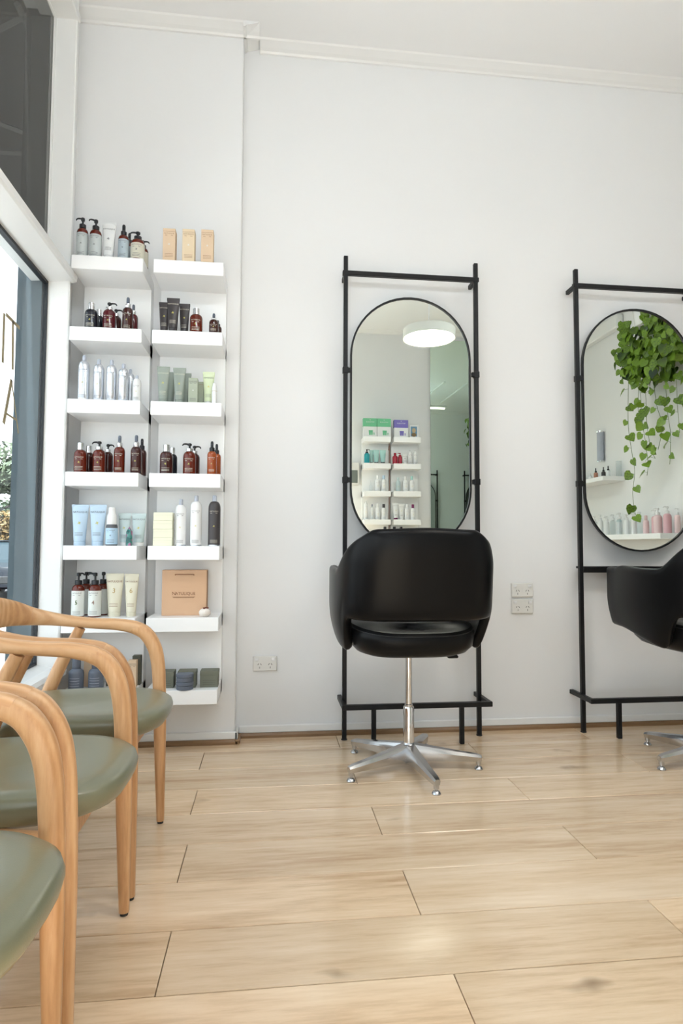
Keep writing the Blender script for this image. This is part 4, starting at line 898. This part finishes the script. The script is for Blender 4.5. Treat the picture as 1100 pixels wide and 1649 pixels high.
# tall wall mirror leaning very slightly
t = thing('wall_mirror', 'tall frameless greenish mirror on the opposite wall', 'mirror', (1.905, YB+.026, 0), math.radians(-1.2)); m = MB(); box(m, 0, 1.05, .002, .008, .15, 3.44); obj('mirror_sheet', m, 'wmirror', t, False)
m = MB(); box(m, .04, 1.01, -.0, .002, .20, 3.40); obj('backing', m, 'slot', t, False)
# pendants
def pendant(x, y, z, label):
    t = thing('pendant_lamp', label, 'lamp', (x, y, z), 0, 'round white pendant lamps'); m = MB(); lathe(m, [(.222, .006), (.2335, .0), (.2345, .004), (.2345, .082), (.228, .088), (.02, .094), (.018, .10), (.0, .10)], 48); obj('shade', m, 'lamp_shade', t)
    m = MB(); lathe(m, [(0, .003), (.222, .003), (.224, .007), (0, .008)], 48); obj('diffuser', m, 'lamp', t)
    m = MB(); cyl(m, (0, 0, .09), (0, 0, .125), .009, 10); cyl(m, (0, 0, .12), (0, 0, CE-z-.03), .004, 6); obj('cord', m, 'white_gloss', t)
    m = MB(); lathe(m, [(.05, CE-z-.03), (.055, CE-z-.025), (.055, CE-z)], 20); obj('ceiling_rose', m, 'white_gloss', t)
pendant(1.402, -2.42, 2.795, 'round white pendant lamp seen in the first mirror')
def fill_light(x, y, z, L_, label):  # lamp added out of view as fill for walls and floor
    t = thing('fill_light', label, 'lamp', (x, y, z), 0, 'added fill lights'); m = MB(); box(m, -L_/2, L_/2, -.012, .012, -.02, .02, .003); obj('housing', m, 'white_gloss', t, False)
    for s_ in (-1, 1):
        m = MB(); cyl(m, (-L_/2+.02, s_*.028, 0), (L_/2-.02, s_*.028, 0), .014, 12); obj('tube', m, 'linear', t)
        m = MB(); cyl(m, (s_*L_*.4, 0, .02), (s_*L_*.4, 0, CE-z), .002, 6); obj('wire', m, 'white_gloss', t)
fill_light(-.02, -1.75, 2.55, 1.0, 'left added fill light hung out of view above the chairs')
fill_light(2.02, -1.75, 2.55, .8, 'right added fill light hung out of view above the chairs')
# ceiling battens and light tube, seen in the double reflection
for x, lb in ((2.78, 'trim_13'), (3.17, 'trim_14')):
    b = MB(); box(b, x-.02, x+.02, -2.2, -.85, CE-.025, CE, .003); struct(lb, b, 'trim')
t = thing('tube_light', 'cream fluorescent tube light under the ceiling, seen doubly reflected', 'lamp', (3.05, -.55, CE)); m = MB(); box(m, -.3, .3, -.04, .04, -.03, 0, .004); obj('housing', m, 'white_gloss', t, False); m = MB(); cyl(m, (-.28, 0, -.045), (.28, 0, -.045), .014, 12); obj('tube', m, 'tube', t)

# side wall shelves, seen in the second mirror
def long_shelf(y0, y1, z, label, th=.045):
    m = MB(); box(m, 3.355, 3.6, y0, y1, z-th, z, .002); tag(obj('shelf', m, 'shelf', None, False), label, 'shelf', 'white shelves on the side wall')
long_shelf(-4.2, -3.0, 1.66, 'upper white shelf on the side wall, seen in the second mirror'); long_shelf(-3.5, -2.09, 1.06, 'lower white shelf on the side wall, seen in the second mirror', .05)
GS = 'bottles on the side wall shelves'
for i, (x, y, mt, tp, lb) in enumerate(((3.43, -3.27, 'terracotta', 'pump_black', 'terracotta dropper bottle on the upper side shelf'), (3.46, -3.17, 'charcoal', 'pump_black', 'dark dropper bottle on the upper side shelf'), (3.46, -3.08, 'white_soft', 'pump_black', 'white dropper bottle on the upper side shelf'))):
    bottle(x, y, 1.66, .045, .115, 'drop', mt, tp, 'l', lb, GS, prn=False)
t = root('glass_cylinder', 'clear glass cylinder at the end of the upper side shelf', 'vase', 3.555, -3.045, 1.66, None); m = MB(); lathe(m, [(.026, 0), (.028, .002), (.028, .16), (.026, .161), (.0255, .005), (0, .005)], 24); obj('glass_wall', m, 'clear', t); m = MB(); lathe(m, [(.0282, .158), (.0290, .160), (.0282, .162)], 24); obj('rim', m, 'clear', t)
for k, y in enumerate((-3.70, -3.58, -3.46)):
    bottle(3.47, y, 1.66, .05, .085, 'drop', 'white_soft', 'white_gloss', 'l', ('far', 'middle', 'near')[k]+' small white bottle at the hidden end of the upper side shelf', GS, prn=False)
t = thing('wall_light', 'grey cylindrical wall light above the upper side shelf', 'lamp', (3.56, -3.40, 1.86)); m = MB(); lathe(m, [(.036, .01), (.036, .325)], 20); obj('grey_cylinder', m, 'grey_plastic', t); m = MB(); lathe(m, [(.039, 0), (.039, .012)], 20); lathe(m, [(.039, .322), (.039, .335)], 20); box(m, 0, .04, -.01, .01, .1, .2); obj('end_caps', m, 'chrome', t)
cl = ['clear', 'white_soft', 'clear', 'white_gloss', 'clear', 'white_soft', 'mist', 'clear', 'white_gloss', 'clear']
od = ['first', 'second', 'third', 'fourth', 'fifth', 'sixth', 'seventh', 'eighth', 'ninth', 'tenth', 'eleventh', 'twelfth', 'thirteenth', 'fourteenth']
for i in range(14):
    y = -3.36+i*.060; bottle(3.42 if i % 2 else 3.52, y, 1.06, .052, .215-.01*(i % 3), 'pump', cl[i % 10], 'white_gloss', 'l', od[i]+' pale pump bottle counted from the far end of the lower side shelf', GS, 180, lab='white_soft' if i in (6, 8) else None, prn=False)
for i, (x, y, w_, h, mt, kd) in enumerate(((3.46, -2.455, .055, .17, 'pink_pale', 'cap'), (3.50, -2.38, .06, .22, 'pink', 'pump'), (3.47, -2.29, .075, .23, 'pink_pale', 'pump'), (3.50, -2.20, .07, .24, 'pink', 'pump'), (3.54, -2.12, .05, .22, 'pink_pale', 'pump'))):
    bottle(x, y, 1.06, w_, h, kd, mt, 'pink_pale' if kd == 'cap' else 'white_gloss', 'l', ('short capped pink bottle on the lower side shelf', 'slim pink pump bottle beside the short pink one', 'wide pale pink pump bottle on the lower side shelf', 'wide deeper pink pump bottle on the lower side shelf', 'pale pink pump bottle nearest the end of the lower side shelf')[i], GS, 180, prn=False)

# ------------------------------------------------------------------ pothos
def leaf_geo():
    o = [(0, 0), (.30, -.16), (.50, .04), (.52, .32), (.36, .62), (.16, .86), (0, 1.0)]
    vs = []; fs = []
    for x, y in o: vs.append((0, y, -.0)) if x == 0 else None
    mid = [(0, .0, 0), (0, .18, -.03), (0, .45, -.04), (0, .70, -.06), (0, 1.0, -.16)]
    R = [(.28, -.14, .05), (.50, .10, .09), (.48, .42, .06), (.28, .72, -.02)]
    vs = mid+[(x, y, z) for x, y, z in R]+[(-x, y, z) for x, y, z in R]
    fs = [(0, 5, 6, 1), (1, 6, 7, 2), (2, 7, 8, 3), (3, 8, 4), (0, 1, 10, 9), (1, 2, 11, 10), (2, 3, 12, 11), (3, 4, 12)]
    return vs, fs
LV, LF = leaf_geo()
plant = thing('hanging_plant', 'trailing green pothos hanging high on the side wall, seen in the second mirror', 'plant', (3.42, -2.29, 2.95))
m = MB(); lathe(m, [(.08, 0), (.11, .01), (.13, .20), (.125, .21), (.11, .20), (.0, .19)], 24); obj('pot', m, 'white_gloss', plant)
m = MB(); box(m, .12, .18, -.02, .02, .05, .20, .003); box(m, -.02, .14, -.015, .015, -.012, 0, .002); box(m, .14, .18, -.02, .02, -.06, .1, .003); obj('bracket', m, 'black', plant, False)
base = bpy.data.meshes.new('leaf'); base.from_pydata([(x*.9, y*.9, z*.9) for x, y, z in LV], [], LF); base.materials.append(MAT['pothos'])
for p_ in base.polygons: p_.use_smooth = True
cnt = [0]
stuffleaf = MB()
def add_leaf(p, d, size, asobj):
    d = Vector(d).normalized(); nrm = Vector((-1, .6*random.gauss(0, 1)+.5, .4+.7*random.gauss(0, 1))).normalized(); nrm = (nrm-d*nrm.dot(d)).normalized(); sx = d.cross(nrm)
    M = Matrix((( sx.x, d.x, nrm.x, p[0]), (sx.y, d.y, nrm.y, p[1]), (sx.z, d.z, nrm.z, p[2]), (0, 0, 0, 1)))@Matrix.Diagonal((size, size, size, 1))
    if asobj and cnt[0] < 295:
        cnt[0] += 1; o = bpy.data.objects.new('leaf', base); col.objects.link(o); o.parent = plant; o.matrix_local = M
    else: stuffleaf.add([M@Vector((x*.9, y*.9, z*.9)) for x, y, z in LV], LF)
rnd = random.Random(11)
def vine(pts, step, size, jit=.012):
    P_ = spline(pts, 8); m = MB(); sweep(m, P_, [.0022]*len(P_), seg=5); obj('vine', m, 'stem', plant)
    acc = 0; side = 1
    for i in range(1, len(P_)):
        acc += math.dist(P_[i], P_[i-1])
        if acc > step*rnd.uniform(.7, 1.3):
            acc = 0; side = -side; s = size*rnd.uniform(.75, 1.25); off = Vector((rnd.uniform(-.03, .01), side*rnd.uniform(.015, .05), rnd.uniform(-.01, .02))); p = Vector(P_[i])+off
            mm = MB(); 
            add_leaf(p, (rnd.uniform(-.3, .1), side*rnd.uniform(.2, .9), -rnd.uniform(.3, 1)), s, True)
            petioles.append((P_[i], p))
petioles = []
# coordinates local to the plant origin (3.42,-2.6,2.95); +y goes towards the right in the mirror view
vine([(-.05, -.22, -.1), (-.02, -.30, -.5), (-.01, -.33, -.85), (0, -.30, -1.1), (.0, -.26, -1.3), (0, -.30, -1.5), (0, -.27, -1.68), (.0, -.22, -1.76)], .13, .085)
vine([(-.05, -.12, -.1), (0, -.14, -.6), (0, -.12, -.85), (0, -.08, -1.05), (.0, -.05, -1.25), (.0, -.07, -1.36)], .075, .085)
vine([(-.05, -.02, -.1), (0, -.06, -.6), (0, -.05, -.9), (.0, .0, -1.12), (0, .06, -1.22)], .075, .085)
vine([(-.05, .08, -.1), (0, .06, -.5), (0, .10, -.75), (0, .17, -.95), (0, .10, -1.15)], .08, .08)
vine([(-.05, .18, -.1), (0, .22, -.55), (0, .25, -.85), (0, .28, -1.05), (0, .26, -1.3)], .08, .085)
vine([(-.05, .30, -.1), (0, .36, -.5), (0, .38, -.8), (0, .40, -1.05)], .08, .085)
vine([(-.05, .40, -.1), (0, .48, -.45), (0, .52, -.8)], .08, .085)
vine([(-.05, -.25, -.05), (0, -.40, -.25), (0, -.44, -.40)], .08, .085)
vine([(-.05, .02, -.1), (0, -.16, -.5), (0, -.18, -.78)], .08, .08)
m = MB()
for a, c in petioles: cyl(m, a, c, .0013, 4)
o = obj('leaf_stalks', m, 'stem', plant)
for i in range(520):
    u = rnd.random(); yy = rnd.uniform(-.34, .55); zt = .12; depth_ = .70*(1-.35*abs((yy-.08)/.45))
    zz = zt-rnd.random()**.9*depth_; xx = rnd.uniform(-.14, .10)
    add_leaf((xx, yy, zz), (rnd.uniform(-.4, .1), rnd.uniform(-.8, .8), -rnd.uniform(.4, 1)), rnd.uniform(.065, .10), xx < -.03)
o = obj('foliage', stuffleaf, 'pothos', plant); o['kind'] = 'stuff'
bpy.context.view_layer.update()
